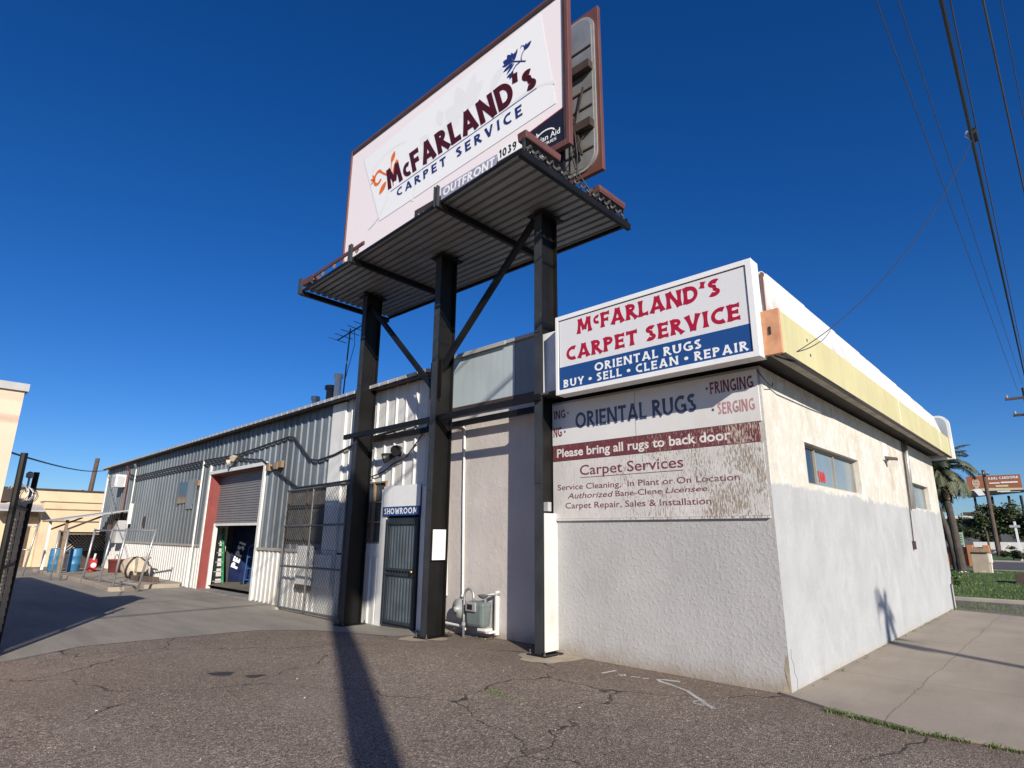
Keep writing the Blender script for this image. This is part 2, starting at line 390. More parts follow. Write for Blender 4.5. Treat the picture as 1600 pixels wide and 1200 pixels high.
MT = {
    'asphalt': mat_asphalt(), 'pad': mat_pad(), 'slab': mat_slab(),
    'stucco_grey': mat_stucco('grey_painted_stucco', (0.46, 0.45, 0.435), 0.34, 20.0),
    'stucco_warm': mat_stucco('warm_grey_stucco', (0.52, 0.475, 0.44), 0.25, 9.0),
    'side_wall': mat_side_wall(),
    'peach': plain('peach_stucco', (0.76, 0.55, 0.41), 0.85, 0.05, 0.8, bump=0.2, bscale=25),
    'far_brick': mat_brick_panel(),
    'yellow': plain('faded_yellow_metal', (0.60, 0.55, 0.295), 0.6, 0.08, 1.0, streak=0.2, stain=(0.45, 0.33, 0.14), stain_amt=0.25),
    'orange_board': plain('faded_orange_board', (0.62, 0.31, 0.17), 0.7, 0.12, 6.0, stain=(0.30, 0.13, 0.06)),
    'white_flaky': plain('flaking_white_paint', (0.74, 0.73, 0.70), 0.6, 0.06, 2.0, streak=0.25, stain=(0.38, 0.20, 0.13), stain_amt=0.6),
    'white': plain('white_paint', (0.78, 0.78, 0.76), 0.5, 0.06, 2.0, streak=0.12),
    'white_rib': plain('white_painted_metal', (0.64, 0.63, 0.595), 0.5, 0.06, 1.5, streak=0.3, stain=(0.40, 0.32, 0.22), stain_amt=0.4),
    'white_trim': plain('white_trim_paint', (0.74, 0.73, 0.68), 0.55, 0.08, 3.0, streak=0.3),
    'grey_rib': panelled('blue_grey_painted_metal', (0.135, 0.155, 0.168), 0.45, 0.12, 0.9, 0.3),
    'fascia_blue': plain('pale_blue_grey_metal', (0.40, 0.455, 0.465), 0.45, 0.08, 1.2, streak=0.3),
    'fascia_dark': plain('dull_blue_grey_metal', (0.20, 0.23, 0.245), 0.5, 0.1, 1.2, streak=0.3),
    'soffit': plain('weathered_soffit_board', (0.36, 0.33, 0.29), 0.85, 0.25, 3.0, bump=0.3, stain=(0.08, 0.07, 0.06)),
    'galv': plain('galvanised_steel', (0.34, 0.34, 0.33), 0.5, 0.2, 2.0, metal=0.55, streak=0.25, stain=(0.13, 0.11, 0.10), stain_amt=0.5),
    'deck_metal': plain('grey_deck_steel', (0.27, 0.275, 0.27), 0.5, 0.15, 1.2, metal=0.35, stain=(0.10, 0.095, 0.09), stain_amt=0.4),
    'clip_metal': plain('dull_clip_steel', (0.07, 0.07, 0.068), 0.6, 0.3, 8.0, metal=0.3),
    'pipe_galv': plain('galvanised_pipe', (0.42, 0.42, 0.41), 0.4, 0.15, 4.0, metal=0.6),
    'steel_face': plain('paler_black_steel', (0.034, 0.038, 0.043), 0.55, 0.25, 3.0, streak=0.5, spec=0.4),  # post fronts and fittings get a paler tone than the other black steel
    'steel': plain('black_painted_steel', (0.009, 0.0085, 0.008), 0.5, 0.4, 2.0, streak=0.5, spec=0.28),
    'brown': plain('brown_painted_metal', (0.135, 0.055, 0.045), 0.5, 0.15, 2.0, streak=0.3),
    'dark_brown': plain('dark_brown_metal', (0.055, 0.036, 0.030), 0.6, 0.3, 3.0),
    'roof': plain('pale_metal_roofing', (0.45, 0.45, 0.43), 0.5, 0.15, 1.0, metal=0.2, streak=0.3),
    'curtain': plain('grey_rolling_steel', (0.19, 0.185, 0.187), 0.5, 0.08, 1.0, streak=0.2),
    'red': plain('red_painted_board', (0.25, 0.055, 0.048), 0.65, 0.15, 3.0, streak=0.35),
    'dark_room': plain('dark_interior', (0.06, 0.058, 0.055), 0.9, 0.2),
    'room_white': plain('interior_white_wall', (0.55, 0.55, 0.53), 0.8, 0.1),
    'floor_in': plain('worn_floor_paint', (0.26, 0.25, 0.235), 0.7, 0.2, 3.0),
    'glass': mat_glass('window_glass'),
    'glass_blue': mat_glass('dusty_window_glass', (0.035, 0.055, 0.075), 0.12),
    'glass_pale': plain('pale_blind_behind_glass', (0.22, 0.27, 0.29), 0.2, 0.08, 2.0),
    'screen': plain('dusty_window_screen', (0.085, 0.080, 0.072), 0.8, 0.3, 4.0),
    'rubber': plain('black_rubber', (0.015, 0.015, 0.015), 0.6, 0.2),
    'wire': plain('dark_cable', (0.022, 0.022, 0.025), 0.6, 0.2),
    'wire_thin': plain('weathered_wire', (0.06, 0.06, 0.065), 0.5, 0.2),
    'link': plain('chain_link_wire', (0.13, 0.13, 0.125), 0.5, 0.2, 4.0, metal=0.3),
    'link_light': plain('galvanised_mesh_wire', (0.50, 0.47, 0.43), 0.5, 0.2, 4.0, metal=0.3),
    'meter': plain('grey_green_meter_paint', (0.145, 0.175, 0.17), 0.5, 0.15, 6.0, streak=0.3),
    'meter_light': plain('pale_meter_metal', (0.36, 0.36, 0.345), 0.45, 0.12, 6.0, metal=0.3),
    'blue_barrel': plain('blue_plastic', (0.035, 0.16, 0.31), 0.45, 0.12, 3.0),
    'red_plastic': plain('red_plastic', (0.42, 0.025, 0.03), 0.45, 0.1, 3.0),
    'tan_wood': plain('weathered_wood', (0.27, 0.18, 0.11), 0.8, 0.25, 5.0, streak=0.4),
    'pole_wood': plain('utility_pole_wood', (0.11, 0.075, 0.055), 0.85, 0.25, 3.0, streak=0.5),
    'orange_wall': plain('orange_painted_block', (0.50, 0.20, 0.07), 0.8, 0.12, 1.0),
    'tan_block': plain('tan_rendered_block', (0.42, 0.34, 0.26), 0.85, 0.12, 3.0, bump=0.3),
    'kerb': plain('kerb_concrete', (0.34, 0.31, 0.26), 0.85, 0.15, 2.0),
    'road': plain('road_asphalt', (0.085, 0.080, 0.076), 0.9, 0.15, 1.0),
    'lawn': mat_grass(), 'dirt': mat_dirt(), 'far_ground': mat_far_ground(),
    'leaf': mat_leaf('tree_leaves', (0.040, 0.058, 0.020), (0.085, 0.105, 0.040)),
    'leaf_dark': mat_leaf('dark_leaves', (0.028, 0.036, 0.016), (0.06, 0.07, 0.03)),
    'palm_leaf': mat_leaf('palm_fronds', (0.055, 0.070, 0.032), (0.125, 0.130, 0.070), 1.5),
    'palm_dead': mat_leaf('dry_palm_fronds', (0.22, 0.15, 0.08), (0.33, 0.24, 0.14), 1.5),
    'bark': plain('palm_bark', (0.075, 0.06, 0.048), 0.9, 0.3, 4.0, bump=0.6, bscale=15),
    'weed': mat_leaf('weed_blades', (0.065, 0.115, 0.022), (0.14, 0.20, 0.05), 1.0),
    'cream_metal': plain('cream_mixer_paint', (0.52, 0.44, 0.33), 0.6, 0.15, 4.0, stain=(0.2, 0.14, 0.09)),
    'oil': plain('oil_stain', (0.045, 0.038, 0.033), 0.7, 0.3, 6.0),
    'patch': plain('cement_patch', (0.36, 0.30, 0.22), 0.9, 0.2, 5.0, bump=0.4),
    'mark_white': mat_peeling('worn_white_road_paint', (0.55, 0.54, 0.50), (0.17, 0.145, 0.125), -6.0, -3.2, 0.9, 0.72),
    # signs
    'bb_pink': plain('pale_pink_vinyl', (0.87, 0.785, 0.78), 0.55, 0.01, 0.5),
    'bb_white': plain('white_vinyl', (0.86, 0.855, 0.845), 0.55, 0.01, 0.5),
    'bb_motif': plain('pale_grey_print', (0.80, 0.80, 0.785), 0.55, 0.01),
    'bb_maroon': plain('dark_maroon_print', (0.062, 0.002, 0.004), 0.55, 0.05),
    'bb_blue': plain('navy_blue_print', (0.010, 0.030, 0.16), 0.55, 0.05),
    'bb_line': plain('thin_blue_rule', (0.06, 0.12, 0.33), 0.55, 0.05),
    'bb_orange': plain('orange_print', (0.78, 0.16, 0.012), 0.55, 0.04),
    'bb_bar': plain('dark_vinyl_bar', (0.012, 0.013, 0.022), 0.5, 0.1),
    'bb_bar_edge': plain('crimson_rule', (0.22, 0.012, 0.04), 0.5, 0.1),
    'bb_grey': plain('lilac_grey_plate', (0.33, 0.32, 0.42), 0.5, 0.08),
    'black': plain('black_print', (0.012, 0.012, 0.013), 0.5, 0.05),
    'sign_face': plain('translucent_white_sign_face', (0.70, 0.70, 0.70), 0.3, 0.02, 0.8),
    'sign_box': plain('white_sign_cabinet', (0.80, 0.80, 0.78), 0.45, 0.04, 2.0, streak=0.08),
    'sign_blue': plain('royal_blue_vinyl', (0.018, 0.070, 0.23), 0.3, 0.06, 1.0),
    'sign_red': plain('crimson_vinyl', (0.40, 0.010, 0.035), 0.35, 0.05, 1.0),
    'sign_white': plain('white_vinyl_letters', (0.82, 0.82, 0.81), 0.35, 0.02),
    'panel_white': plain('clean_white_sheet', (0.68, 0.67, 0.65), 0.5, 0.04, 1.5, stain=(0.55, 0.48, 0.38), stain_amt=0.4),
    'ply': mat_peeling('flaking_white_plywood', (0.61, 0.585, 0.55), (0.29, 0.235, 0.185), -5.6, -2.6, 0.75, 0.672),
    'ply_maroon': mat_peeling('flaking_maroon_paint', (0.135, 0.028, 0.036), (0.50, 0.42, 0.34), -5.6, -2.6, 0.95, 0.71),
    'ply_maroon_txt': mat_peeling('flaking_maroon_lettering', (0.16, 0.028, 0.040), (0.46, 0.40, 0.34), -5.6, -2.2, 0.9, 0.70),
    'ply_white_txt': mat_peeling('flaking_white_lettering', (0.72, 0.68, 0.64), (0.24, 0.09, 0.08), -5.6, -2.2, 0.8, 0.70),
    'txt_slate': plain('faded_navy_lettering', (0.055, 0.085, 0.15), 0.5, 0.25, 5.0),
    'txt_maroon': plain('maroon_lettering', (0.19, 0.03, 0.045), 0.5, 0.2, 5.0),
    'txt_rose': plain('faded_rose_lettering', (0.46, 0.24, 0.235), 0.5, 0.15, 5.0),
    'door_blue': plain('dark_blue_grey_door', (0.028, 0.036, 0.045), 0.5, 0.2, 3.0),
    'door_back': plain('reflection_toned_door_glass', (0.12, 0.15, 0.17), 0.3, 0.25, 3.0),  # lighter base colour stands for the reflections on the door glass
    'brass': plain('brass', (0.50, 0.34, 0.12), 0.3, 0.1, metal=0.9),
    'machine_blue': plain('dark_blue_vending_panel', (0.014, 0.022, 0.075), 0.3, 0.5, 4.0),
    'truck_blue': plain('blue_enamel', (0.03, 0.10, 0.26), 0.4, 0.1),
    'ladder_green': plain('green_fibreglass', (0.03, 0.22, 0.10), 0.5, 0.1),
    'sign_rust': plain('rust_orange_board', (0.34, 0.115, 0.055), 0.6, 0.08, 0.5),
    'skin_print': plain('printed_portrait_tone', (0.55, 0.40, 0.29), 0.6, 0.08, 1.0),
    'hair_print': plain('printed_hair', (0.10, 0.06, 0.045), 0.6, 0.2, 1.0),
    'cream_print': plain('cream_print', (0.62, 0.55, 0.34), 0.6, 0.05),
    'green_sign': plain('pale_green_sign', (0.36, 0.52, 0.36), 0.5, 0.08),
    'shed_dark': plain('dark_grey_block_building', (0.115, 0.115, 0.125), 0.85, 0.15, 0.4),
    'frost': plain('clouded_acrylic', (0.42, 0.46, 0.48), 0.35, 0.15, 2.0),
    'number_red': plain('red_paper', (0.62, 0.06, 0.05), 0.6, 0.1),
    'crate_brown': plain('rusty_brown_steel', (0.075, 0.05, 0.038), 0.8, 0.25, 4.0),
    'mineral': plain('grey_cabinet_paint', (0.42, 0.42, 0.43), 0.5, 0.1, 3.0),
}

for _n, _x0, _x1 in (('ply', -1.5, 1.5), ('ply_maroon', -1.5, 1.5), ('ply_maroon_txt', -1.5, 1.9), ('ply_white_txt', -1.5, 1.9)):
    for _nd in MT[_n].node_tree.nodes:      # the sign board's own coordinates start at its middle
        if _nd.type == 'MATH' and _nd.operation == 'SUBTRACT' and abs(_nd.inputs[1].default_value + 5.6) < 1e-4 and not _nd.inputs[1].is_linked:
            _nd.inputs[1].default_value = _x0

# ------------------------------------------------------------------ mesh helpers
ORIGIN = {}

class MB:
    def __init__(self):
        self.v = []; self.f = []
    def quad(self, a, b, c, d):
        n = len(self.v); self.v += [tuple(a), tuple(b), tuple(c), tuple(d)]; self.f.append((n, n + 1, n + 2, n + 3))
    def poly(self, pts):
        n = len(self.v); self.v += [tuple(p) for p in pts]; self.f.append(tuple(range(n, n + len(pts))))
    def box(self, x0, x1, y0, y1, z0, z1):
        self.hexa([(x0, y0, z0), (x1, y0, z0), (x1, y1, z0), (x0, y1, z0), (x0, y0, z1), (x1, y0, z1), (x1, y1, z1), (x0, y1, z1)])
        return self
    def hexa(self, p):
        n = len(self.v); self.v += [tuple(q) for q in p]
        for a in ((0, 3, 2, 1), (4, 5, 6, 7), (0, 1, 5, 4), (1, 2, 6, 5), (2, 3, 7, 6), (3, 0, 4, 7)):
            self.f.append(tuple(n + i for i in a))
        return self
    def bar(self, a, b, w, h, up=(0, 0, 1)):
        """rectangular bar from a to b, w across, h along up"""
        a = Vector(a); b = Vector(b); d = (b - a).normalized(); up = Vector(up)
        s = d.cross(up)
        if s.length < 1e-5: s = d.cross(Vector((0, 1, 0)))
        s.normalize(); t = s.cross(d)
        s *= w / 2; t *= h / 2
        self.hexa([a - s - t, a + s - t, b + s - t, b - s - t, a - s + t, a + s + t, b + s + t, b - s + t])
        return self
    def prism(self, pts, ext):
        """polygon pts (3-D) extruded by vector ext"""
        n = len(self.v); k = len(pts); e = Vector(ext)
        self.v += [tuple(p) for p in pts] + [tuple(Vector(p) + e) for p in pts]
        self.f.append(tuple(range(n + k - 1, n - 1, -1))); self.f.append(tuple(range(n + k, n + 2 * k)))
        for i in range(k):
            j = (i + 1) % k
            self.f.append((n + i, n + j, n + k + j, n + k + i))
        return self
    def tube(self, pts, r, n=8, caps=True):
        pts = [Vector(p) for p in pts]
        rr = r if isinstance(r, (list, tuple)) else [r] * len(pts)
        base = len(self.v); ref = None
        for i, p in enumerate(pts):
            d = (pts[min(i + 1, len(pts) - 1)] - pts[max(i - 1, 0)]).normalized()
            if ref is None:
                ref = d.cross(Vector((0, 0, 1)))
                if ref.length < 1e-3: ref = d.cross(Vector((0, 1, 0)))
            ref = (ref - d * ref.dot(d)).normalized(); o = d.cross(ref)
            for k in range(n):
                a = 2 * math.pi * k / n
                self.v.append(tuple(p + (ref * math.cos(a) + o * math.sin(a)) * rr[i]))
        for i in range(len(pts) - 1):
            for k in range(n):
                k2 = (k + 1) % n
                self.f.append((base + i * n + k, base + i * n + k2, base + (i + 1) * n + k2, base + (i + 1) * n + k))
        if caps:
            self.f.append(tuple(base + k for k in range(n - 1, -1, -1)))
            self.f.append(tuple(base + (len(pts) - 1) * n + k for k in range(n)))
        return self
    def sheet(self, prof, ext):
        """open profile swept by ext (no caps)"""
        n = len(self.v); k = len(prof); e = Vector(ext)
        self.v += [tuple(p) for p in prof] + [tuple(Vector(p) + e) for p in prof]
        for i in range(k - 1):
            self.f.append((n + i, n + i + 1, n + k + i + 1, n + k + i))
        return self
    def lathe(self, c, prof, n=20, axis=(0, 0, 1)):
        ax = Vector(axis).normalized(); a = ax.cross(Vector((0, 1, 0)))
        if a.length < 1e-3: a = ax.cross(Vector((1, 0, 0)))
        a.normalize(); b = ax.cross(a); c = Vector(c); base = len(self.v)
        for (r, h) in prof:
            for k in range(n):
                t = 2 * math.pi * k / n
                self.v.append(tuple(c + ax * h + (a * math.cos(t) + b * math.sin(t)) * max(r, 1e-4)))
        for i in range(len(prof) - 1):
            for k in range(n):
                k2 = (k + 1) % n
                self.f.append((base + i * n + k, base + i * n + k2, base + (i + 1) * n + k2, base + (i + 1) * n + k))
        self.f.append(tuple(base + k for k in range(n - 1, -1, -1)))
        self.f.append(tuple(base + (len(prof) - 1) * n + k for k in range(n)))
        return self
    def build(self, name, mat, parent=None, bevel=0.0, smooth=False, label=None):
        o0 = Vector((0, 0, 0))
        q = parent
        if parent is not None:
            o0 = ORIGIN[parent.name]
        me = bpy.data.meshes.new(name)
        me.from_pydata([tuple(Vector(p) - o0) for p in self.v], [], self.f)
        me.materials.append(MT[mat] if isinstance(mat, str) else mat)
        me.validate(); me.update()
        if smooth:
            for p in me.polygons: p.use_smooth = True
        ob = bpy.data.objects.new(name, me)
        col.objects.link(ob)
        ORIGIN[ob.name] = o0.copy()
        if parent is not None:
            ob.parent = parent
        if bevel:
            bm = ob.modifiers.new('bevel', 'BEVEL'); bm.width = bevel; bm.segments = 2; bm.limit_method = 'ANGLE'
        if label: ob['label'] = label
        return ob

def thing(name, label, cat, loc=(0, 0, 0), group=None):
    o = bpy.data.objects.new(name, None)
    col.objects.link(o); o.location = loc
    o.empty_display_size = 0.2
    ORIGIN[o.name] = Vector(loc)
    o['label'] = label; o['category'] = cat
    if group: o['group'] = group
    return o

def tag(o, label, cat, group=None, kind=None):
    o['label'] = label; o['category'] = cat
    if group: o['group'] = group
    if kind: o['kind'] = kind
    return o

def struct(o, label=None, cat=None):
    o['kind'] = 'structure'
    if label: o['label'] = label; o['category'] = cat
    return o

def recenter(o, loc):
    """give a one-mesh thing an origin at its base"""
    loc = Vector(loc)
    o.data.transform(Matrix.Translation(-loc)); o.location = loc
    return o

def dup(root, loc, label=None, group=None):
    r = root.copy(); col.objects.link(r); r.location = loc
    if label: r['label'] = label
    if group: r['group'] = group
    for ch in list(root.children):
        c = ch.copy(); col.objects.link(c); c.parent = r
        for g in list(ch.children):
            d = g.copy(); col.objects.link(d); d.parent = c
    return r

def grnd(x):
    """the yard falls gently towards the left"""
    t = min(1.0, max(0.0, (-6.5 - x) / 4.5))
    return -0.13 * t * t * (3 - 2 * t)

# ------------------------------------------------------------------ lettering
def _arc(cx, cy, rx, ry, a0, a1, n=14):
    return [(cx + rx * math.cos(math.radians(a0 + (a1 - a0) * i / n)), cy + ry * math.sin(math.radians(a0 + (a1 - a0) * i / n))) for i in range(n + 1)]

class Words:
    """collects lettering one mesh per word"""
    def __init__(self): self.l = [MB()]
    v = property(lambda s: s.l[-1].v); f = property(lambda s: s.l[-1].f)
    def next(self): self.l.append(MB())
    def build(self, name, mat, parent):
        for m in self.l:
            if m.f: m.build(name, mat, parent)

def glyph(ch, w):
    """(advance, strokes) of a flared capital, cap height 1, stroke width w"""
    h = w / 2
    if ch == 'A': return 0.80, [[(h * .9, 0), (.40, 1)], [(.40, 1), (.80 - h * .9, 0)], [(.20, .27), (.60, .27)]]
    if ch == 'B': return 0.62, [[(h, 0), (h, 1)], [(h, 1 - h)] + _arc(.28, .76, .24 - h * .4, .24 - h, 90, -90) + [(h, .52)], [(h, .52)] + _arc(.30, .26 + h * .4, .30 - h, .26 - h * .6, 90, -90) + [(h, h)]]
    if ch == 'C': return 0.66, [_arc(.46, .5, .46 - h, .5 - h, 62, 298, 20)]
    if ch == 'D': return 0.74, [[(h, 0), (h, 1)], [(h, 1 - h)] + _arc(.30, .5, .44 - h, .5 - h, 90, -90, 18) + [(h, h)]]
    if ch == 'E': return 0.55, [[(h, 0), (h, 1)], [(h, 1 - h), (.55, 1 - h)], [(h, .51), (.49, .51)], [(h, h), (.55, h)]]
    if ch == 'F': return 0.54, [[(h, 0), (h, 1)], [(h, 1 - h), (.54, 1 - h)], [(h, .48), (.48, .48)]]
    if ch == 'G': return 0.76, [_arc(.46, .5, .46 - h, .5 - h, 58, 325, 20), [(.46, .43), (.76, .43)], [(.70, .43), (.70, .12)]]
    if ch == 'H': return 0.72, [[(h, 0), (h, 1)], [(.72 - h, 0), (.72 - h, 1)], [(h, .51), (.72 - h, .51)]]
    if ch == 'I': return w * 1.1, [[(w * .55, 0), (w * .55, 1)]]
    if ch == 'K': return 0.66, [[(h, 0), (h, 1)], [(.60, 1), (h, .46)], [(.24, .55), (.64, 0)]]
    if ch == 'L': return 0.52, [[(h, 0), (h, 1)], [(h, h), (.52, h)]]
    if ch == 'M': return 0.98, [[(h, 0), (.20, 1)], [(.20, 1), (.49, .22)], [(.49, .22), (.78, 1)], [(.78, 1), (.98 - h, 0)]]
    if ch == 'N': return 0.78, [[(h, 0), (h, 1)], [(h, 1), (.78 - h, 0)], [(.78 - h, 0), (.78 - h, 1)]]
    if ch == 'O': return 0.92, [_arc(.46, .5, .46 - h, .5 - h, 0, 360, 30)]
    if ch == 'P': return 0.58, [[(h, 0), (h, 1)], [(h, 1 - h)] + _arc(.30, .72, .28 - h, .28 - h, 90, -90) + [(h, .44 + h)]]
    if ch == 'R': return 0.64, [[(h, 0), (h, 1)], [(h, 1 - h)] + _arc(.28, .73, .27 - h, .27 - h, 90, -90) + [(h, .46 + h)], [(.24, .50), (.62, 0)]]
    if ch == 'S': return 0.56, [_arc(.30, .75, .27 - h * .8, .25 - h, 35, 270, 14) + _arc(.27, .25 + h * .1, .28 - h * .8, .25 - h, 90, -145, 14)[1:]]
    if ch == 'T': return 0.62, [[(.31, 0), (.31, 1)], [(0, 1 - h), (.62, 1 - h)]]
    if ch == 'U': return 0.72, [[(h, 1)] + _arc(.36, .38, .36 - h, .38 - h, 180, 360, 16) + [(.72 - h, 1)]]
    if ch == 'V': return 0.74, [[(h * .8, 1), (.37, 0)], [(.37, 0), (.74 - h * .8, 1)]]
    if ch == 'W': return 1.05, [[(h, 1), (.29, 0)], [(.29, 0), (.52, .8)], [(.52, .8), (.76, 0)], [(.76, 0), (1.05 - h, 1)]]
    if ch == 'Y': return 0.70, [[(h * .8, 1), (.35, .45)], [(.70 - h * .8, 1), (.35, .45)], [(.35, .5), (.35, 0)]]
    if ch == "'": return w * 1.2, [[(w * .75, 1.04), (w * .4, .68)]]
    if ch == '*':
        s = []
        for k in range(4):
            a = math.radians(45 * k + 22)
            s.append([(.2 - .17 * math.cos(a), .48 - .17 * math.sin(a)), (.2 + .17 * math.cos(a), .48 + .17 * math.sin(a))])
        return 0.40, s
    if ch == '.': return 0.24, [_arc(.12, .5, .055, .055, 0, 360, 8)]
    if ch == '0': return 0.62, [_arc(.31, .5, .31 - h, .5 - h, 0, 360, 24)]
    if ch == '1': return 0.34, [[(.22, 0), (.22, 1)], [(.22, 1), (.0, .76)]]
    if ch == '3': return 0.58, [_arc(.27, .75, .27 - h, .25 - h, 140, -90, 12), _arc(.27, .27, .31 - h, .27 - h, 90, -140, 12)]
    if ch == '5': return 0.58, [[(.54, 1 - h), (.10, 1 - h)], [(.10, 1), (.08, .52)], _arc(.26, .31, .32 - h, .31 - h, 125, -140, 14)]
    if ch == '9': return 0.60, [_arc(.30, .69, .30 - h, .31 - h, 0, 360, 18), [(.60 - h, .69), (.54 - h, .25), (.22, 0)]]
    return 0.34, []

def stroke_quads(pts, w, flare):
    closed = (abs(pts[0][0] - pts[-1][0]) + abs(pts[0][1] - pts[-1][1])) < 1e-4
    if len(pts) == 2:      # subdivide so the flare can curve
        (x0, y0), (x1, y1) = pts
        pts = [(x0 + (x1 - x0) * i / 6, y0 + (y1 - y0) * i / 6) for i in range(7)]
    L = [0.0]
    for a, b in zip(pts, pts[1:]): L.append(L[-1] + math.hypot(b[0] - a[0], b[1] - a[1]))
    left = []; right = []
    for i, (x, y) in enumerate(pts):
        a = pts[i - 1] if i else (pts[-2] if closed else pts[0]); b = pts[i + 1] if i < len(pts) - 1 else (pts[1] if closed else pts[-1])
        dx, dy = b[0] - a[0], b[1] - a[1]; m = math.hypot(dx, dy) or 1
        t = L[i] / (L[-1] or 1)
        ww = w / 2 * (1.0 if closed else (1 - flare * .35 + flare * abs(2 * t - 1) ** 2.2))
        left.append((x - dy / m * ww, y + dx / m * ww)); right.append((x + dy / m * ww, y - dx / m * ww))
    return left, right

def bil(q, u, v):
    bl, br, tl, tr = (Vector(p) for p in q)
    return (bl * (1 - u) + br * u) * (1 - v) + (tl * (1 - u) + tr * u) * v

def text_caps(mb, s, quad, normal, w=0.17, flare=0.5, space=0.12, small=None, lift=0.0):
    """capitals fitted into quad (bottom-left, bottom-right, top-left, top-right); small = {index: (scale, raise)}"""
    small = small or {}
    items = []; x = 0.0
    for i, ch in enumerate(s):
        sc, up = small.get(i, (1.0, 0.0))
        adv, st = glyph(ch, w / (sc ** 0.5) if sc != 1 else w)
        items.append((x, sc, up, st, w / (sc ** 0.5) if sc != 1 else w)); x += adv * sc + (space if ch != ' ' else 0)
    tot = x - space
    N = Vector(normal).normalized(); k = 0
    for x0, sc, up, st, ww in items:
        if not st and isinstance(mb, Words): mb.next()
        for pts in st:
            le, ri = stroke_quads(pts, ww, flare)
            off = N * (0.0006 * (k % 5) + lift); k += 1
            n = len(mb.v)
            for (a, b) in zip(le, ri):
                for (px, py) in (a, b):
                    mb.v.append(tuple(bil(quad, (x0 + px * sc) / tot, up + py * sc) + off))
            for i in range(len(le) - 1):
                mb.f.append((n + 2 * i, n + 2 * i + 1, n + 2 * i + 3, n + 2 * i + 2))

def text_plain(mb, s, quad, normal, shear=0.0, offset=0.0, lift=0.0, cap=None):
    """upper and lower case letters of the built-in sans, baseline to cap height fitted into quad"""
    cu = bpy.data.curves.new('lettering_source', 'FONT')
    cu.body = s; cu.shear = shear; cu.offset = offset; cu.resolution_u = 3
    ob = bpy.data.objects.new('lettering_source', cu); col.objects.link(ob)
    bpy.context.view_layer.update()
    me = ob.to_mesh()
    vs = [v.co.copy() for v in me.vertices]; fs = [tuple(p.vertices) for p in me.polygons]
    ob.to_mesh_clear(); bpy.data.objects.remove(ob); bpy.data.curves.remove(cu)
    x0 = min(v.x for v in vs); x1 = max(v.x for v in vs)
    ch = cap or 0.682
    N = Vector(normal).normalized() * lift
    iv = sorted((min(vs[i].x for i in f), max(vs[i].x for i in f), f) for f in fs)
    right = None; remap = {}
    for a, b, f in iv:
        if right is not None and a - right > 0.17 and isinstance(mb, Words): mb.next(); remap = {}
        right = b if right is None else max(right, b)
        ids = []
        for i in f:
            if i not in remap:
                remap[i] = len(mb.v)
                mb.v.append(tuple(bil(quad, (vs[i].x - x0) / (x1 - x0), vs[i].y / ch) + N))
            ids.append(remap[i])
        mb.f.append(tuple(ids))

def XZ(y, bl, br, tl, tr):
    return [Vector((p[0], y, p[1])) for p in (bl, br, tl, tr)]

FRONT = (0, -1, 0)

# ================================================================== SETTING
def ground_sheet(name, mat, xs, y0, y1, dz, ny=1):
    mb = MB()
    for i in range(len(xs) - 1):
        for j in range(ny):
            a = y0 + (y1 - y0) * j / ny; b = y0 + (y1 - y0) * (j + 1) / ny
            mb.quad((xs[i], a, grnd(xs[i]) + dz), (xs[i + 1], a, grnd(xs[i + 1]) + dz), (xs[i + 1], b, grnd(xs[i + 1]) + dz), (xs[i], b, grnd(xs[i]) + dz))
    return struct(mb.build(name, mat, smooth=True))
SLOPE = [-11.0 + 0.3 * i for i in range(16)]
ground_sheet('ground', 'far_ground', [-1200, -300, -60, -20] + SLOPE + [0, 40, 300, 1200], -900, 1400, -0.05)
ground_sheet('asphalt_yard', 'asphalt', [-36, -20] + SLOPE + [-3, 0, 8, 20], -22, 7.6, 0.0)
# concrete apron in front of the warehouse
edge = [(-22, -11.0), (1.3, -11.0), (1.6, -11.02), (2.6, -11.64), (3.4, -11.58), (4.15, -11.46), (4.8, -11.42), (5.2, -11.37), (5.5, -11.15), (5.9, -10.75), (6.1, -10.3), (6.25, -9.9), (6.32, -9.2), (6.42, -8.72), (6.72, -8.52), (7.3, -8.52)]
mb = MB()
rows = []
for y, xr in edge:
    xs = [-36.0, -24.0] + [-11.66 + (xr + 11.66) * k / 10 for k in range(11)]
    rows.append([(x, y if y < 7.2 else 7.3 + max(0, 0.025 * (-x - 9.15)), grnd(x) + 0.006) for x in xs])
for ra, rb in zip(rows, rows[1:]):
    for k in range(len(ra) - 1): mb.quad(ra[k], ra[k + 1], rb[k + 1], rb[k])
struct(mb.build('concrete_apron', 'pad', smooth=True))
# side pavement
mb = MB()
pts = [(-2.6, 6.90), (-2.08, 6.66), (-1.7, 6.58), (-1.35, 6.47), (-0.6, 6.50), (4.0, 6.9), (6.0, 16.2), (-0.5, 16.85), (-2.6, 17.55)]
mb.prism([(x, y, -0.06) for x, y in pts], (0, 0, 0.085))
struct(mb.build('pavement', 'slab'))
mb = MB(); mb.quad((-40, 7.7, 0.006), (14, 7.7, 0.006), (14, 20.5, 0.006), (-40, 20.5, 0.006))
struct(mb.build('bare_verge', 'dirt'))
struct(MB().box(-40, 14, 20.5, 20.68, -0.05, 0.10).build('kerb', 'kerb', bevel=0.02))
mb = MB()
random.seed(3)
gx = [-40 + 54 * i / 90 for i in range(91)]; gy = [20.68 + 19 * j / 40 for j in range(41)]
hz = [[0.07 + 0.04 * random.random() for _ in gx] for _ in gy]
for j in range(40):
    for i in range(90):
        mb.quad((gx[i], gy[j], hz[j][i]), (gx[i + 1], gy[j], hz[j][i + 1]), (gx[i + 1], gy[j + 1], hz[j + 1][i + 1]), (gx[i], gy[j + 1], hz[j + 1][i]))
struct(mb.build('lawn', 'lawn', smooth=True))
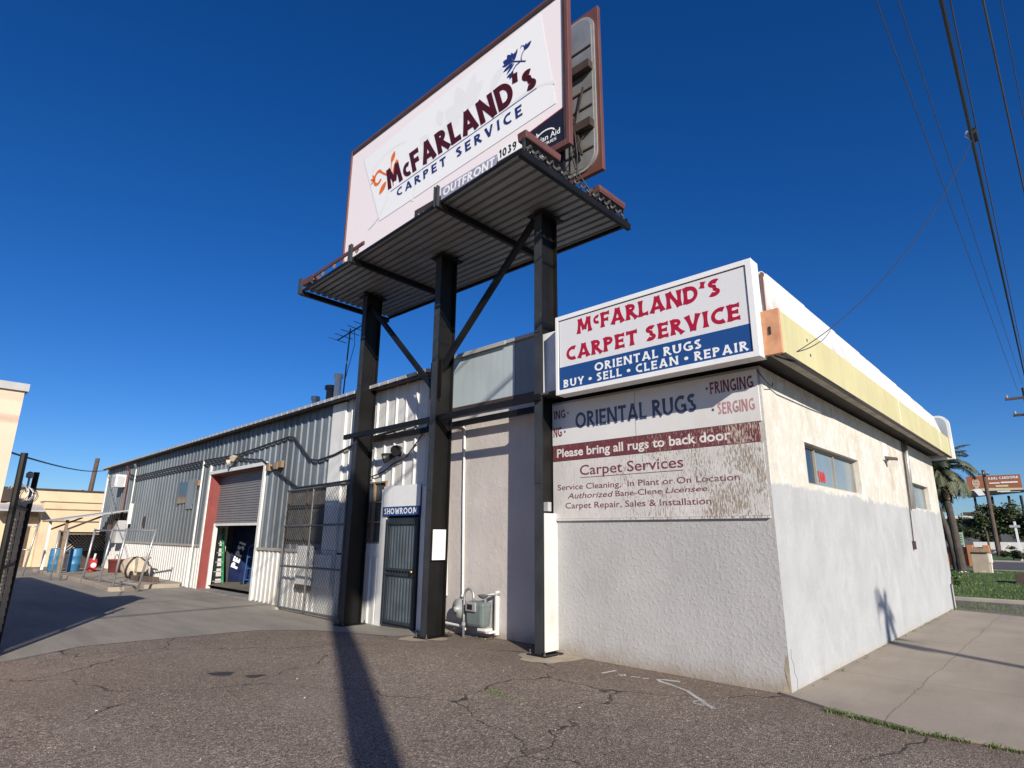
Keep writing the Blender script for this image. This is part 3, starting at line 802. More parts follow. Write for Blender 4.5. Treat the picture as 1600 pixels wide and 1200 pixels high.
struct(MB().box(-60, 60, 40.0, 40.25, -0.05, 0.10).build('kerb.001', 'kerb'))
mb = MB(); mb.quad((-60, 40.25, 0.004), (60, 40.25, 0.004), (60, 58, 0.004), (-60, 58, 0.004)); struct(mb.build('road', 'road'))
struct(MB().box(-60, 60, 58.0, 58.3, -0.05, 0.12).build('kerb.002', 'kerb'))
mb = MB(); mb.quad((-60, 58.3, 0.05), (60, 58.3, 0.05), (60, 88, 0.05), (-60, 88, 0.05)); struct(mb.build('far_lawn', 'lawn'))
mb = MB(); mb.quad((-90, 88, 0.06), (90, 88, 0.06), (90, 300, 0.06), (-90, 300, 0.06)); struct(mb.build('far_yard', 'dirt'))
# platform beside the warehouse
mb = MB()
pts = [(-34.5, 5.35), (-29.2, 5.40), (-25.0, 5.45), (-21.6, 5.25), (-21.35, 5.6), (-21.9, 6.3), (-21.75, 7.3), (-22.4, 7.6), (-34.5, 7.9)]
mb.prism([(x, y, -0.2) for x, y in pts], (0, 0, 0.20))
struct(mb.build('loading_platform', 'slab', bevel=0.03))

# ================================================================== MAIN STUCCO BUILDING
B = thing('stucco_building', 'white and grey stucco building with a flat overhanging roof on the corner', 'building', (-4.2, 12, 0))
XW, YF, YB = -2.497, 6.955, 18.2
ZT = 3.60
# front wall of the right-hand block and its end return
mb = MB()
mb.box(-5.93, XW - 0.001, YF, YF + 0.22, -0.3, ZT)
mb.build('front_wall', 'stucco_grey', B)
# side wall with two window openings
W1 = (8.30, 10.95, 2.29, 2.84); W2 = (14.75, 17.0, 2.24, 2.78)
mb = MB()
x0, x1 = XW - 0.24, XW
ys = [YF + 0.001, W1[0], W1[1], W2[0], W2[1], YB]
for a, b in ((ys[0], ys[1]), (ys[2], ys[3]), (ys[4], ys[5])): mb.box(x0, x1, a, b, -0.3, ZT)
for w in (W1, W2):
    mb.box(x0, x1, w[0], w[1], -0.3, w[2]); mb.box(x0, x1, w[0], w[1], w[3], ZT)
mb.build('side_wall', 'side_wall', B)
mb = MB().box(-8.9, -2.75, YB - 0.2, YB - 0.003, -0.3, ZT); mb.build('rear_wall', 'side_wall', B)
MB().box(-2.80, -2.745, 7.3, 18.0, -0.1, 3.5).build('inner_lining', 'dark_room', B)
# recessed stucco part and its metal fascia
mb = MB().box(-8.95, -5.9, 7.27, 7.45, -0.3, 3.95); mb.build('recessed_wall', 'stucco_warm', B)
mb = MB().box(-6.02, -5.85, 6.98, 7.5, -0.3, 3.9); mb.build('return_wall', 'stucco_grey', B)
mb = MB().box(-8.58, -6.72, 7.17, 7.25, 3.93, 4.90); mb.build('fascia_panel', 'fascia_blue', B, 0.01)
mb = MB().box(-6.715, -5.75, 7.18, 7.25, 3.88, 4.88); mb.build('fascia_panel', 'fascia_dark', B, 0.01)
mb = MB().box(-8.9, -8.585, 7.18, 7.25, 3.93, 4.6); mb.build('fascia_panel', 'white_rib', B, 0.01)
mb = MB().box(-8.60, -5.72, 7.12, 7.30, 4.90, 4.96); mb.box(-8.2, -6.9, 7.10, 7.118, 4.88, 4.955); mb.build('roof_cap', 'roof', B)
mb = MB().box(-8.9, -5.75, 7.25, 17.9, 3.97, 4.06); mb.build('rear_roof', 'roof', B)
mb = MB().box(-8.58, -5.9, 7.15, 7.24, 3.86, 3.925); mb.build('drip_edge', 'dark_brown', B)
# roof overhang: soffit, fascia, parapet
mb = MB().box(-5.85, -2.275, 6.62, 18.36, 3.67, 3.70); mb.build('soffit', 'dark_room', B)  # near-black colour carries the shade under the overhang, inside the paler boards
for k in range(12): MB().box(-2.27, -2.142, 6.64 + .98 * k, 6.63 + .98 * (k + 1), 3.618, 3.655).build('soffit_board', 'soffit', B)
mb = MB()
for (a, b, z) in ((6.66, 12.7, 4.12), (12.703, 17.0, 4.11), (17.003, 18.4, 4.10)): mb.box(-2.14, -2.10, a, b, 3.615, z)
mb.build('yellow_fascia', 'yellow', B, 0.004)
for yy in (12.70, 17.0): MB().box(-2.10, -2.094, yy - .012, yy + .014, 3.62, 4.10).build('seam_strip', 'white_trim', B)
for yy, zz in ((7.55, 3.98), (7.62, 3.80)): MB().lathe((-2.099, yy, zz), [(.022, 0), (.022, .002)], 10, (1, 0, 0)).build('blue_spot', 'sign_blue', B)
mb = MB().box(-2.135, -2.085, 6.66, 18.4, 3.585, 3.612); mb.build('fascia_trim', 'dark_brown', B)
mb = MB().box(-2.30, -2.098, 6.605, 6.655, 3.60, 4.135); mb.build('end_board', 'orange_board', B, 0.004)
mb = MB().box(-2.228, -2.20, 6.595, 6.604, 3.84, 3.93); mb.build('electrical_plate', 'wire', B)
mb = MB()
mb.hexa([(-5.8, 6.70, 3.7), (-2.16, 6.70, 3.7), (-2.16, 6.82, 3.7), (-5.8, 6.82, 3.7), (-5.8, 6.72, 4.68), (-2.27, 6.72, 4.68), (-2.27, 6.82, 4.68), (-5.8, 6.82, 4.68)])
mb.build('front_parapet', 'white_flaky', B)
mb = MB()
segs = [6.825 + (17.9 - 6.825) * i / 8 for i in range(9)]
for a, b in zip(segs, segs[1:]):
    t = (a - 6.8) / 11.0
    mb.hexa([(-2.34, a, 4.13), (-2.145, a, 4.13), (-2.145, b - .004, 4.13), (-2.34, b - .004, 4.13), (-2.38, a, 4.68 - .1 * t), (-2.26, a, 4.68 - .1 * t), (-2.26, b - .004, 4.68 - .1 * t), (-2.38, b - .004, 4.68 - .1 * t)])
mb.build('side_parapet', 'white_flaky', B)
mb = MB().box(-5.8, -2.4, 6.83, 18.2, 4.0, 4.06); mb.build('flat_roof', 'roof', B)
mb = MB().box(-2.285, -2.262, 6.70, 6.76, 4.14, 4.66); mb.build('rust_strip', 'brown', B)
# hairline crack at the corner
mb = MB()
cr = [(7.16, .0), (7.13, .06), (7.15, .13), (7.08, .20), (7.09, .27), (7.03, .36), (7.05, .44)]
for (ya_, za_), (yb_, zb_) in zip(cr, cr[1:]): mb.quad((XW + .0015, ya_ - .004, za_), (XW + .0015, ya_ + .004, za_), (XW + .0015, yb_ + .003, zb_), (XW + .0015, yb_ - .003, zb_))
mb.build('corner_crack', 'dark_brown', B)
mb = MB(); rnd_ = random.Random(2)
pts = [(XW - .001, YF - .0015, -.05)] + [(XW - .015 - .03 * rnd_.random() - .045 * (1 - k / 6), YF - .0015, .02 + .055 * k) for k in range(7)] + [(XW - .001, YF - .0015, .40)]
for k in range(1, len(pts) - 1): mb.poly([pts[0], pts[k + 1], pts[k]])
mb.build('chipped_corner', 'patch', B)
# windows in the side wall
def side_window(w, bars, panes):
    y0, y1, z0, z1 = w
    fr = MB()
    fx0, fx1 = XW - 0.13, XW - 0.08
    fr.box(fx0, fx1, y0, y1, z0, z0 + .035); fr.box(fx0, fx1, y0, y1, z1 - .035, z1)
    for yb in [y0 + .018] + bars + [y1 - .018]: fr.box(fx0 - .003, fx1 + .003, yb - .012, yb + .012, z0 + .036, z1 - .036)
    f = fr.build('window', 'kerb', B)
    ed = [y0 + .018] + bars + [y1 - .018]
    for (a, b), m in zip(zip(ed, ed[1:]), panes):
        MB().box(XW - .115, XW - .105, a + .019, b - .019, z0 + .037, z1 - .037).build('pane', m, f)
    return f
w1 = side_window(W1, [8.95, 9.85], ['glass_blue', 'glass_pale', 'glass_pale'])
mb = Words(); text_caps(mb, '500', [(XW - .099, 9.10, 2.37), (XW - .099, 9.40, 2.37), (XW - .099, 9.10, 2.53), (XW - .099, 9.40, 2.53)], (1, 0, 0), 0.26, 0.1)
w2 = side_window(W2, [15.75], ['glass_blue', 'glass_pale'])
n_ = mb.build('paper_number', 'number_red', w1)
# little lamp, drain pipe and conduit on the side wall belong to the wall
mb = MB().box(XW + .002, XW + .03, 12.75, 13.1, 3.03, 3.36); mb.build('sconce_plate', 'white_flaky', B)
mb = MB().prism([(XW + .03, 12.78, 3.05), (XW + .20, 12.88, 3.02), (XW + .20, 12.98, 3.02), (XW + .03, 13.08, 3.05)], (0, 0, 0.05)); mb.build('sconce', 'dark_brown', B)
dp = MB().tube([(XW + .05, 14.83, 3.62), (XW + .05, 14.75, 3.2), (XW + .05, 14.62, 2.2)], 0.04, 10).build('downpipe', 'pipe_galv', B, smooth=True)
mb = MB().tube([(XW + .02, 14.62, 3.62), (XW + .02, 14.45, 2.4), (XW + .02, 14.28, 1.55)], 0.010, 6); mb.box(XW + .002, XW + .05, 14.22, 14.32, 1.40, 1.56); mb.build('conduit', 'dark_brown', B)
mb = MB().tube([(XW + .02, 18.1, .72), (XW + .02, 18.05, .58), (XW + .02, 17.8, .55), (XW + .02, 17.78, .0)], 0.014, 6); mb.build('conduit', 'dark_brown', B)

# rounded metal cabinet on the far roof end
def rounded_panel(cx0, cx1, cz0, cz1, r, y, n=6, tr=True, br=False):
    pts = [(cx0, y, cz0)]
    if br:
        pts += [(cx1 - r + r * math.sin(math.radians(90 * i / n)), y, cz0 + r - r * math.cos(math.radians(90 * i / n))) for i in range(n + 1)]
    else: pts += [(cx1, y, cz0)]
    if tr: pts += [(cx1 - r + r * math.cos(math.radians(90 * i / n)), y, cz1 - r + r * math.sin(math.radians(90 * i / n))) for i in range(n + 1)]
    else: pts += [(cx1, y, cz1)]
    pts.append((cx0, y, cz1))
    return pts
C_ = thing('rounded_sign_cabinet', 'clouded rounded sign cabinet standing up at the far end of the yellow fascia', 'sign cabinet', (-3.4, 18.5, 3.6))
MB().prism(rounded_panel(-4.8, -2.035, 3.57, 4.70, .22, 18.45), (0, .18, 0)).build('cabinet_rim', 'white', C_)
MB().prism(rounded_panel(-4.75, -2.09, 3.62, 4.65, .19, 18.435), (0, .01, 0)).build('cabinet_face', 'frost', C_)

# ------------------------------------------------------------------ lit-box roof sign
S = thing('roof_sign', 'white cabinet sign with red and blue lettering above the painted wooden board', 'sign', (-3.75, 6.6, 3.6))
mb = MB().box(-5.245, -2.30, 6.502, 6.69, 3.575, 4.775); mb.build('cabinet', 'sign_box', S, 0.012)
mb = MB()
for a in ((-5.245, -5.19, 3.575, 4.775), (-2.375, -2.30, 3.575, 4.775), (-5.19, -2.375, 3.575, 3.642), (-5.19, -2.375, 4.708, 4.775)): mb.box(a[0], a[1], 6.478, 6.501, a[2], a[3])
mb.build('frame', 'sign_box', S, 0.004)
mb = MB().box(-5.19, -2.375, 6.494, 6.4995, 3.984, 4.708); mb.build('sign_face', 'sign_face', S)
mb = MB().box(-5.19, -2.375, 6.493, 6.4995, 3.642, 3.983); mb.build('blue_band', 'sign_blue', S)
mb = MB()
for a in ((-5.189, -5.181, 3.65, 4.70), (-2.384, -2.376, 3.65, 4.70), (-5.18, -2.385, 4.698, 4.706)): mb.box(a[0], a[1], 6.490, 6.4935, a[2], a[3])
mb.build('gasket', 'wire', S)
for a, b in ((-4.9, 6.69), (-3.6, 6.69)): MB().box(a, a + .06, 6.69, 6.9, 3.75, 3.82).build('bracket', 'steel', S)
mb = Words()
text_caps(mb, "MCFARLAND'S", XZ(6.4925, (-4.852, 4.427), (-2.70, 4.427), (-4.852, 4.648), (-2.70, 4.648)), FRONT, 0.225, 0.55, 0.10, {1: (0.56, 0.36)})
mb.build('red_lettering', 'sign_red', S); mb = Words()
text_caps(mb, "CARPET SERVICE", XZ(6.4925, (-5.057, 4.062), (-2.487, 4.062), (-5.057, 4.268), (-2.487, 4.268)), FRONT, 0.225, 0.55, 0.12)
mb.build('red_lettering', 'sign_red', S)
mb = Words()
text_caps(mb, "ORIENTAL RUGS", XZ(6.4915, (-4.56, 3.815), (-2.988, 3.815), (-4.56, 3.932), (-2.988, 3.932)), FRONT, 0.20, 0.45, 0.17)
mb.build('white_lettering', 'sign_white', S); mb = Words()
text_caps(mb, "BUY * SELL * CLEAN * REPAIR", XZ(6.4915, (-5.109, 3.672), (-2.432, 3.672), (-5.109, 3.785), (-2.432, 3.785)), FRONT, 0.20, 0.45, 0.19)
mb.build('white_lettering', 'sign_white', S)

# ------------------------------------------------------------------ weathered wooden sign board
P = thing('wooden_sign_board', 'flaking painted plywood board listing carpet services on the grey front wall', 'sign board', (-4.1, 6.93, 1.85))
mb = MB().box(-5.68, -2.535, 6.932, 6.953, 1.845, 2.683); mb.build('lower_board', 'ply', P)
mb = MB().box(-5.68, -2.555, 6.930, 6.953, 2.687, 2.926); mb.build('maroon_band', 'ply_maroon', P)
mb = MB().box(-5.68, -2.525, 6.926, 6.953, 2.93, 3.56); mb.build('white_sheet', 'panel_white', P)
mb = MB().box(-4.215, -4.209, 6.9245, 6.9262, 2.93, 3.56); mb.build('sheet_seam', 'fascia_dark', P)
mb = MB().box(-5.68, -2.53, 6.922, 6.952, 1.815, 1.842); mb.build('bottom_batten', 'ply', P)
yl = 6.9245
mb = Words(); text_caps(mb, 'ORIENTAL RUGS', XZ(yl, (-5.238, 3.145), (-3.318, 3.145), (-5.238, 3.385), (-3.318, 3.385)), FRONT, 0.185, 0.3, 0.10)
mb.build('slate_lettering', 'txt_slate', P)
for x, z in ((-3.158, 3.418), (-3.099, 3.138), (-5.375, 3.408), (-5.440, 3.126)): MB().box(x - .013, x + .013, yl - .002, yl, z - .015, z + .015).build('bullet_mark', 'txt_slate', P)
mb = Words()
text_caps(mb, 'FRINGING', XZ(yl, (-3.117, 3.337), (-2.578, 3.337), (-3.117, 3.49), (-2.578, 3.49)), FRONT, 0.19, 0.35, 0.13)
mb.build('maroon_lettering', 'txt_maroon', P); mb = Words()
text_caps(mb, 'ING', XZ(yl, (-5.65, 3.337), (-5.427, 3.337), (-5.65, 3.466), (-5.427, 3.466)), FRONT, 0.19, 0.35, 0.13)
mb.build('maroon_lettering', 'txt_maroon', P); mb = Words()
text_caps(mb, 'NG', XZ(yl, (-5.66, 3.059), (-5.50, 3.059), (-5.66, 3.207), (-5.50, 3.207)), FRONT, 0.19, 0.35, 0.13)
mb.build('maroon_lettering', 'txt_maroon', P)
mb = Words(); text_caps(mb, 'SERGING', XZ(yl, (-3.040, 3.067), (-2.583, 3.067), (-3.040, 3.214), (-2.583, 3.214)), FRONT, 0.19, 0.35, 0.13)
mb.build('rose_lettering', 'txt_rose', P)
mb = Words(); text_plain(mb, 'Please bring all rugs to back door', XZ(6.9285, (-5.60, 2.748), (-2.905, 2.748), (-5.60, 2.868), (-2.905, 2.868)), FRONT, 0, 0.022)
mb.build('white_lettering', 'ply_white_txt', P)
mb = Words()
text_plain(mb, 'Carpet Services', XZ(6.930, (-5.178, 2.459), (-3.547, 2.459), (-5.178, 2.598), (-3.547, 2.598)), FRONT, 0, 0.008)
mb.build('maroon_lettering', 'ply_maroon_txt', P); mb = MB()
mb.box(-5.18, -3.547, 6.930, 6.9315, 2.418, 2.426)
mb.build('underline', 'ply_maroon_txt', P); mb = Words()
text_plain(mb, 'Service Cleaning,  In Plant or On Location', XZ(6.930, (-5.592, 2.258), (-2.838, 2.258), (-5.592, 2.337), (-2.838, 2.337)), FRONT, 0, 0.004)
mb.build('maroon_lettering', 'ply_maroon_txt', P); mb = Words()
text_plain(mb, 'Authorized', XZ(6.930, (-5.412, 2.128), (-4.62, 2.133), (-5.412, 2.208), (-4.62, 2.208)), FRONT, 0.22, 0.004)
mb.build('maroon_lettering', 'ply_maroon_txt', P); mb = Words()
text_plain(mb, 'Bane-Clene', XZ(6.930, (-4.58, 2.133), (-3.87, 2.143), (-4.58, 2.208), (-3.87, 2.212)), FRONT, 0.0, 0.004)
mb.build('maroon_lettering', 'ply_maroon_txt', P); mb = Words()
text_plain(mb, 'Licensee', XZ(6.930, (-3.82, 2.143), (-3.25, 2.150), (-3.82, 2.212), (-3.25, 2.214)), FRONT, 0.22, 0.004)
mb.build('maroon_lettering', 'ply_maroon_txt', P); mb = Words()
text_plain(mb, 'Carpet Repair, Sales & Installation', XZ(6.930, (-5.453, 1.989), (-3.212, 1.989), (-5.453, 2.07), (-3.212, 2.07)), FRONT, 0, 0.004)
mb.build('maroon_lettering', 'ply_maroon_txt', P)

# ================================================================== METAL WAREHOUSE
WH = thing('metal_warehouse', 'long grey ribbed metal warehouse with a white lower wall and rolling door', 'warehouse', (-20, 9, -0.13))
def wy(x): return 7.15 + 0.025 * (-x - 9.15)
def ribs(x0, x1, z0, z1, pitch, depth, top, base, off=0.0):
    """vertical ribbed cladding between x0 and x1 (x0 < x1)"""
    mb = MB(); prof = []
    k0 = math.floor(x0 / pitch); x = k0 * pitch
    pr = []
    while x < x1 + pitch:
        for dx, d in ((0, 0), (base, 0), (base + (pitch - base - top) / 2, depth), (base + (pitch - base - top) / 2 + top, depth)):
            pr.append((x + dx, d))
        x += pitch
    pr = [(a, d) for a, d in pr]
    def at(xx):
        for (a, d), (b, e) in zip(pr, pr[1:]):
            if a <= xx <= b: return d + (e - d) * (xx - a) / max(b - a, 1e-6)
        return 0
    xs = [x0] + [a for a, _ in pr if x0 + .002 < a < x1 - .002] + [x1]
    prof = [(xx, wy(xx) - off - at(xx), z0) for xx in xs]
    mb.sheet(prof, (0, 0, z1 - z0))
    return mb
def wall_up(x0, x1, z0, z1, mat='grey_rib'):  ribs(x0, x1, z0, z1, 0.36, 0.034, 0.028, 0.285).build('upper_cladding', mat, WH)
def wall_lo(x0, x1, z0, z1, mat='white_rib', name='lower_cladding'): ribs(x0, x1, z0, z1, 0.255, 0.03, 0.07, 0.13, 0.004).build(name, mat, WH)
ZE = 4.66; ZS = 1.20
XL = -35.4
RD = (-20.60, -16.48, 3.46)    # rolling door opening
wall_up(XL, RD[0] - .06, ZS, ZE); wall_up(RD[0] - .06, RD[1] + .12, RD[2] + .10, ZE); wall_up(RD[1] + .12, -14.72, ZS, ZE)
wall_up(-14.72, -12.78, 2.68, ZE); wall_up(-14.72, -12.78, ZS, 1.36)
wall_lo(XL, RD[0] - .06, -0.35, ZS); wall_lo(RD[1] + .12, -12.78, -0.35, ZS)
mb = MB()
for a, b in ((XL, RD[0] - .16), (RD[1] + .12, -12.79)):
    mb.hexa([(a, wy(a) - .06, ZS - .03), (b, wy(b) - .06, ZS - .03), (b, wy(b) - .0, ZS - .03), (a, wy(a), ZS - .03), (a, wy(a) - .045, ZS + .04), (b, wy(b) - .045, ZS + .04), (b, wy(b), ZS + .04), (a, wy(a), ZS + .04)])
mb.build('belt_trim', 'kerb', WH)
# white flat trim and white ribbed showroom front
def flat(x0, x1, z0, z1, off, thick=.03):
    return MB().hexa([(x0, wy(x0) - off, z0), (x1, wy(x1) - off, z0), (x1, wy(x1) - off + thick, z0), (x0, wy(x0) - off + thick, z0), (x0, wy(x0) - off, z1), (x1, wy(x1) - off, z1), (x1, wy(x1) - off + thick, z1), (x0, wy(x0) - off + thick, z1)])
flat(-12.775, -12.15, ZS + .05, ZE - .02, .055, .06).build('corner_trim', 'white_trim', WH, 0.01)
flat(-12.775, -12.15, -.35, ZS + .045, .05, .06).build('corner_trim', 'white_rib', WH, 0.01)
wall_up(-12.15, -11.22, ZS, ZE, 'white_rib'); wall_up(-11.22, -10.30, 2.68, ZE, 'white_rib'); wall_up(-10.30, -8.80, 2.5, ZE, 'white_rib')
wall_lo(-12.15, -10.42, -0.35, 1.16)
flat(-11.25, -10.30, 1.16, 1.42, .045, .05).build('sill_board', 'white_trim', WH, 0.006)
flat(-10.42, -10.19, -0.30, 2.5, .05, .07).build('door_jamb', 'white_trim', WH, 0.008)
flat(-9.08, -8.80, -0.30, 2.5, .03, .07).build('door_jamb', 'white_trim', WH, 0.008)
MB().box(-8.86, -8.80, 7.16, 9.0, -.3, ZE).build('end_cladding', 'white_rib', WH)
# windows
def front_window(x0, x1, z0, z1, nx, nz, glass, frame):
    f = MB(); g = MB()
    for i in range(nx + 1):
        x = x0 + (x1 - x0) * i / nx
        f.box(x - .018, x + .018, wy(x) - .035, wy(x) + .02, z0, z1)
    for j in range(nz + 1):
        z = z0 + (z1 - z0) * j / nz
        f.hexa([(x0, wy(x0) - .03, z - .014), (x1, wy(x1) - .03, z - .014), (x1, wy(x1) + .015, z - .014), (x0, wy(x0) + .015, z - .014), (x0, wy(x0) - .03, z + .014), (x1, wy(x1) - .03, z + .014), (x1, wy(x1) + .015, z + .014), (x0, wy(x0) + .015, z + .014)])
    w = f.build('window', frame, WH)
    flat(x0, x1, z0, z1, -.02, .01).build('pane', glass, w)
front_window(-14.72, -12.79, 1.38, 2.67, 2, 3, 'screen', 'dark_brown')
front_window(-11.20, -10.32, 1.44, 2.66, 2, 3, 'glass', 'tan_wood')
w_ = MB()
for a_ in (-23.75, -22.75, -22.05): w_.box(a_ - .02, a_ + .02, wy(a_) - .062, wy(a_) - .02, 2.55, 3.42)
w_ = w_.build('window', 'grey_rib', WH)
flat(-23.73, -22.77, 2.62, 3.36, .05, .02).build('pane', 'glass', w_); flat(-22.73, -22.07, 2.40, 3.42, .05, .02).build('pane', 'fascia_dark', w_)
# eave, roof, end walls
mb = MB(); mb2 = MB()
n = 80
for i in range(n):     # corrugated roof edge
    a = XL - .15 + (-8.7 - XL + .15) * i / n; b = XL - .15 + (-8.7 - XL + .15) * (i + 1) / n - .05
    mb.hexa([(a, wy(a) - .30, ZE + .005), (b, wy(b) - .30, ZE + .005), (b, wy(b) + 5.8, ZE + 1.0), (a, wy(a) + 5.8, ZE + 1.0), (a, wy(a) - .30, ZE + .075), (b, wy(b) - .30, ZE + .075), (b, wy(b) + 5.8, ZE + 1.07), (a, wy(a) + 5.8, ZE + 1.07)])
mb.build('roof', 'roof', WH)
mb2.hexa([(XL - .1, wy(XL) - .26, ZE - .03), (-8.75, wy(-8.75) - .26, ZE - .03), (-8.75, wy(-8.75) + 5.6, ZE + .93), (XL - .1, wy(XL) + 5.6, ZE + .93), (XL - .1, wy(XL) - .26, ZE + .0), (-8.75, wy(-8.75) - .26, ZE + .0), (-8.75, wy(-8.75) + 5.6, ZE + .97), (XL - .1, wy(XL) + 5.6, ZE + .97)])
mb2.build('roof_lining', 'dark_brown', WH)
mb = MB().prism([(XL - .1, wy(XL) + 5.65, ZE + .97), (-8.75, wy(-8.75) + 5.65, ZE + .97), (-8.75, 19, ZE), (XL - .1, 19, ZE)], (0, 0, .06)); mb.build('rear_roof', 'roof', WH)
mb = MB().prism([(XL, wy(XL) + .01, -.35), (XL, 19, -.35), (XL, 19, ZE), (XL, 13.5, ZE + .95), (XL, wy(XL) + .01, ZE)], (-.06, 0, 0)); mb.build('gable_wall', 'grey_rib', WH)
MB().box(XL + .02, -8.85, 18.9, 19, -.3, ZE).build('rear_wall', 'grey_rib', WH)
mb = MB(); mb.hexa([(XL - .03, wy(XL) - .06, -.3), (XL + .12, wy(XL) - .06, -.3), (XL + .12, wy(XL) - .01, -.3), (XL - .03, wy(XL) - .01, -.3), (XL - .03, wy(XL) - .06, ZE), (XL + .12, wy(XL) - .06, ZE), (XL + .12, wy(XL) - .01, ZE), (XL - .03, wy(XL) - .01, ZE)]); mb.build('corner_trim', 'white_trim', WH)
# rolling door
ya, yb = wy(RD[0]), wy(RD[1])
rd = MB()
z = 1.89; prof = []
while z < RD[2] - .02:
    for dz, d in ((0, 0), (.012, .018), (.05, .018), (.062, 0)): prof.append((RD[0], ya + .30 - d, z + dz))
    z += .075
rdo = MB(); rdo.sheet(prof, (RD[1] - RD[0], yb - ya, 0))
rdo = rdo.build('rolling_door', 'curtain', WH)
MB().hexa([(RD[0], ya + .26, 1.83), (RD[1], yb + .26, 1.83), (RD[1], yb + .33, 1.83), (RD[0], ya + .33, 1.83), (RD[0], ya + .26, 1.90), (RD[1], yb + .26, 1.90), (RD[1], yb + .33, 1.90), (RD[0], ya + .33, 1.90)]).build('bottom_rail', 'white_trim', rdo)
MB().box(RD[0] - .05, RD[0], ya - .02, ya + .36, -.3, RD[2]).build('red_jamb', 'red', WH)
flat(RD[0] - .15, RD[0] - .052, -.3, RD[2] + .4, .06, .06).build('door_trim', 'white_trim', WH)
flat(RD[0] - .05, RD[1] + .13, RD[2] + .002, RD[2] + .10, .065, .07).build('door_trim', 'white_trim', WH)
flat(RD[1] + .005, RD[1] + .125, -.3, RD[2], .06, .38).build('door_trim', 'white_trim', WH)
MB().box(RD[0], RD[1], ya - .02, ya + .34, RD[2] - .03, RD[2] - .001).build('door_head', 'red', WH)
MB().box(RD[0] + .001, RD[0] + .06, ya + .24, ya + .36, -.1, 1.9).build('door_track', 'white_trim', WH)
# interior seen through the door
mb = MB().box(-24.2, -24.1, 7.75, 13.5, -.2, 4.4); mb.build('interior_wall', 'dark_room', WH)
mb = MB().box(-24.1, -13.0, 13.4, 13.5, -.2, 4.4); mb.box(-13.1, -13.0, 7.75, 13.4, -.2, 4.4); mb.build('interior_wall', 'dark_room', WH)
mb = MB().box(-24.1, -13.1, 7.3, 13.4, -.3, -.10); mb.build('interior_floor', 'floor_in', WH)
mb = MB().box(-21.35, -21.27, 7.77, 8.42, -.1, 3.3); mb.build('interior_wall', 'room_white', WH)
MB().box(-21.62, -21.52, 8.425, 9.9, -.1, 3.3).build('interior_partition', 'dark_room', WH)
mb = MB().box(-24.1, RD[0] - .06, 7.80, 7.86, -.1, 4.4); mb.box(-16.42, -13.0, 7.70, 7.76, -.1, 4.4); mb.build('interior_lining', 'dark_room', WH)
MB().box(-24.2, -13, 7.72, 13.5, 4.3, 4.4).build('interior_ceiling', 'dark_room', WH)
# showroom security door
mb = flat(-10.185, -9.085, -.12, 1.935, .03, .05)
dr = mb.build('security_door', 'door_blue', WH, 0.006)
flat(-10.05, -9.22, .95, 1.80, .034, .006).build('door_glass', 'door_back', dr)
flat(-10.05, -9.22, 0.02, .85, .034, .006).build('door_glass', 'door_back', dr)
mb = MB()
for i in range(10):
    x = -10.07 + .88 * i / 9
    mb.tube([(x, wy(x) - .055, 0.0), (x, wy(x) - .055, 1.83)], .0085, 5)
mb.build('grille', 'door_blue', dr)
mb = MB()
for z in (.0, .86, .95, 1.82):
    mb.hexa([(-10.15, wy(-10.15) - .075, z - .022), (-9.12, wy(-9.12) - .075, z - .022), (-9.12, wy(-9.12) - .048, z - .022), (-10.15, wy(-10.15) - .048, z - .022), (-10.15, wy(-10.15) - .075, z + .022), (-9.12, wy(-9.12) - .075, z + .022), (-9.12, wy(-9.12) - .048, z + .022), (-10.15, wy(-10.15) - .048, z + .022)])
for x in (-10.14, -9.13): mb.bar((x, wy(x) - .062, -.08), (x, wy(x) - .062, 1.9), .05, .03, (0, 1, 0))
mb.build('grille_frame', 'door_blue', dr)
MB().lathe((-9.17, wy(-9.17) - .06, .93), [(.012, 0), (.012, .04), (.03, .05), (.034, .075), (.015, .095)], 12, (0, -1, 0)).build('door_knob', 'brass', dr, smooth=True)
# roof vents
for x, r, h0, h1, m in ((-14.85, .09, 4.7, 5.30, 'pipe_galv'), (-13.98, .13, 4.7, 5.45, 'clip_metal'), (-13.66, .09, 4.7, 5.72, 'white_trim')):
    v = MB().lathe((x, wy(x) + .5, h0), [(r, 0), (r, h1 - h0 - .12), (r * 1.35, h1 - h0 - .12), (r * 1.35, h1 - h0 - .02), (r * .4, h1 - h0)], 12)
    v.build('roof_vent', m, WH, smooth=False)
# oval sign spot, small blocks and pipes on the wall
MB().lathe((-27.6, wy(-27.6) - .03, 2.02), [(.02, -.01), (.22, 0), (.22, .02), (.02, .025)], 14, (0, -1, 0)).build('oval_plate', 'dark_brown', WH)
for x, m in ((-31.2, 'brown'), (-29.9, 'pipe_galv')):
    MB().tube([(x, wy(x) - .08, 1.3), (x, wy(x) - .08, 4.3), (x + .1, wy(x) - .2, 4.5)], .045, 8).build('wall_pipe', m, WH)
MB().tube([(-21.35, wy(-21.35) - .07, -.1), (-21.35, wy(-21.35) - .07, 4.0)], .03, 8).build('wall_pipe', 'white_trim', WH)
for x, z in ((-16.05, 3.36), (-15.55, 3.37), (-15.30, 3.40), (-21.6, 3.25)):
    flat(x - .09, x + .09, z - .09, z + .09, .13, .09).build('wood_block', 'tan_wood', WH)
for x0_, x1_, z0_, z1_ in ((-13.85, -13.1, .45, 1.32), (-12.95, -12.2, .45, 1.15)):
    flat(x0_, x1_, z0_, z1_, .10, .05).build('wall_cabinet', 'white_trim', WH, .01)
flat(-13.85, -13.1, .33, .43, .10, .05).build('cabinet_base', 'dark_brown', WH)

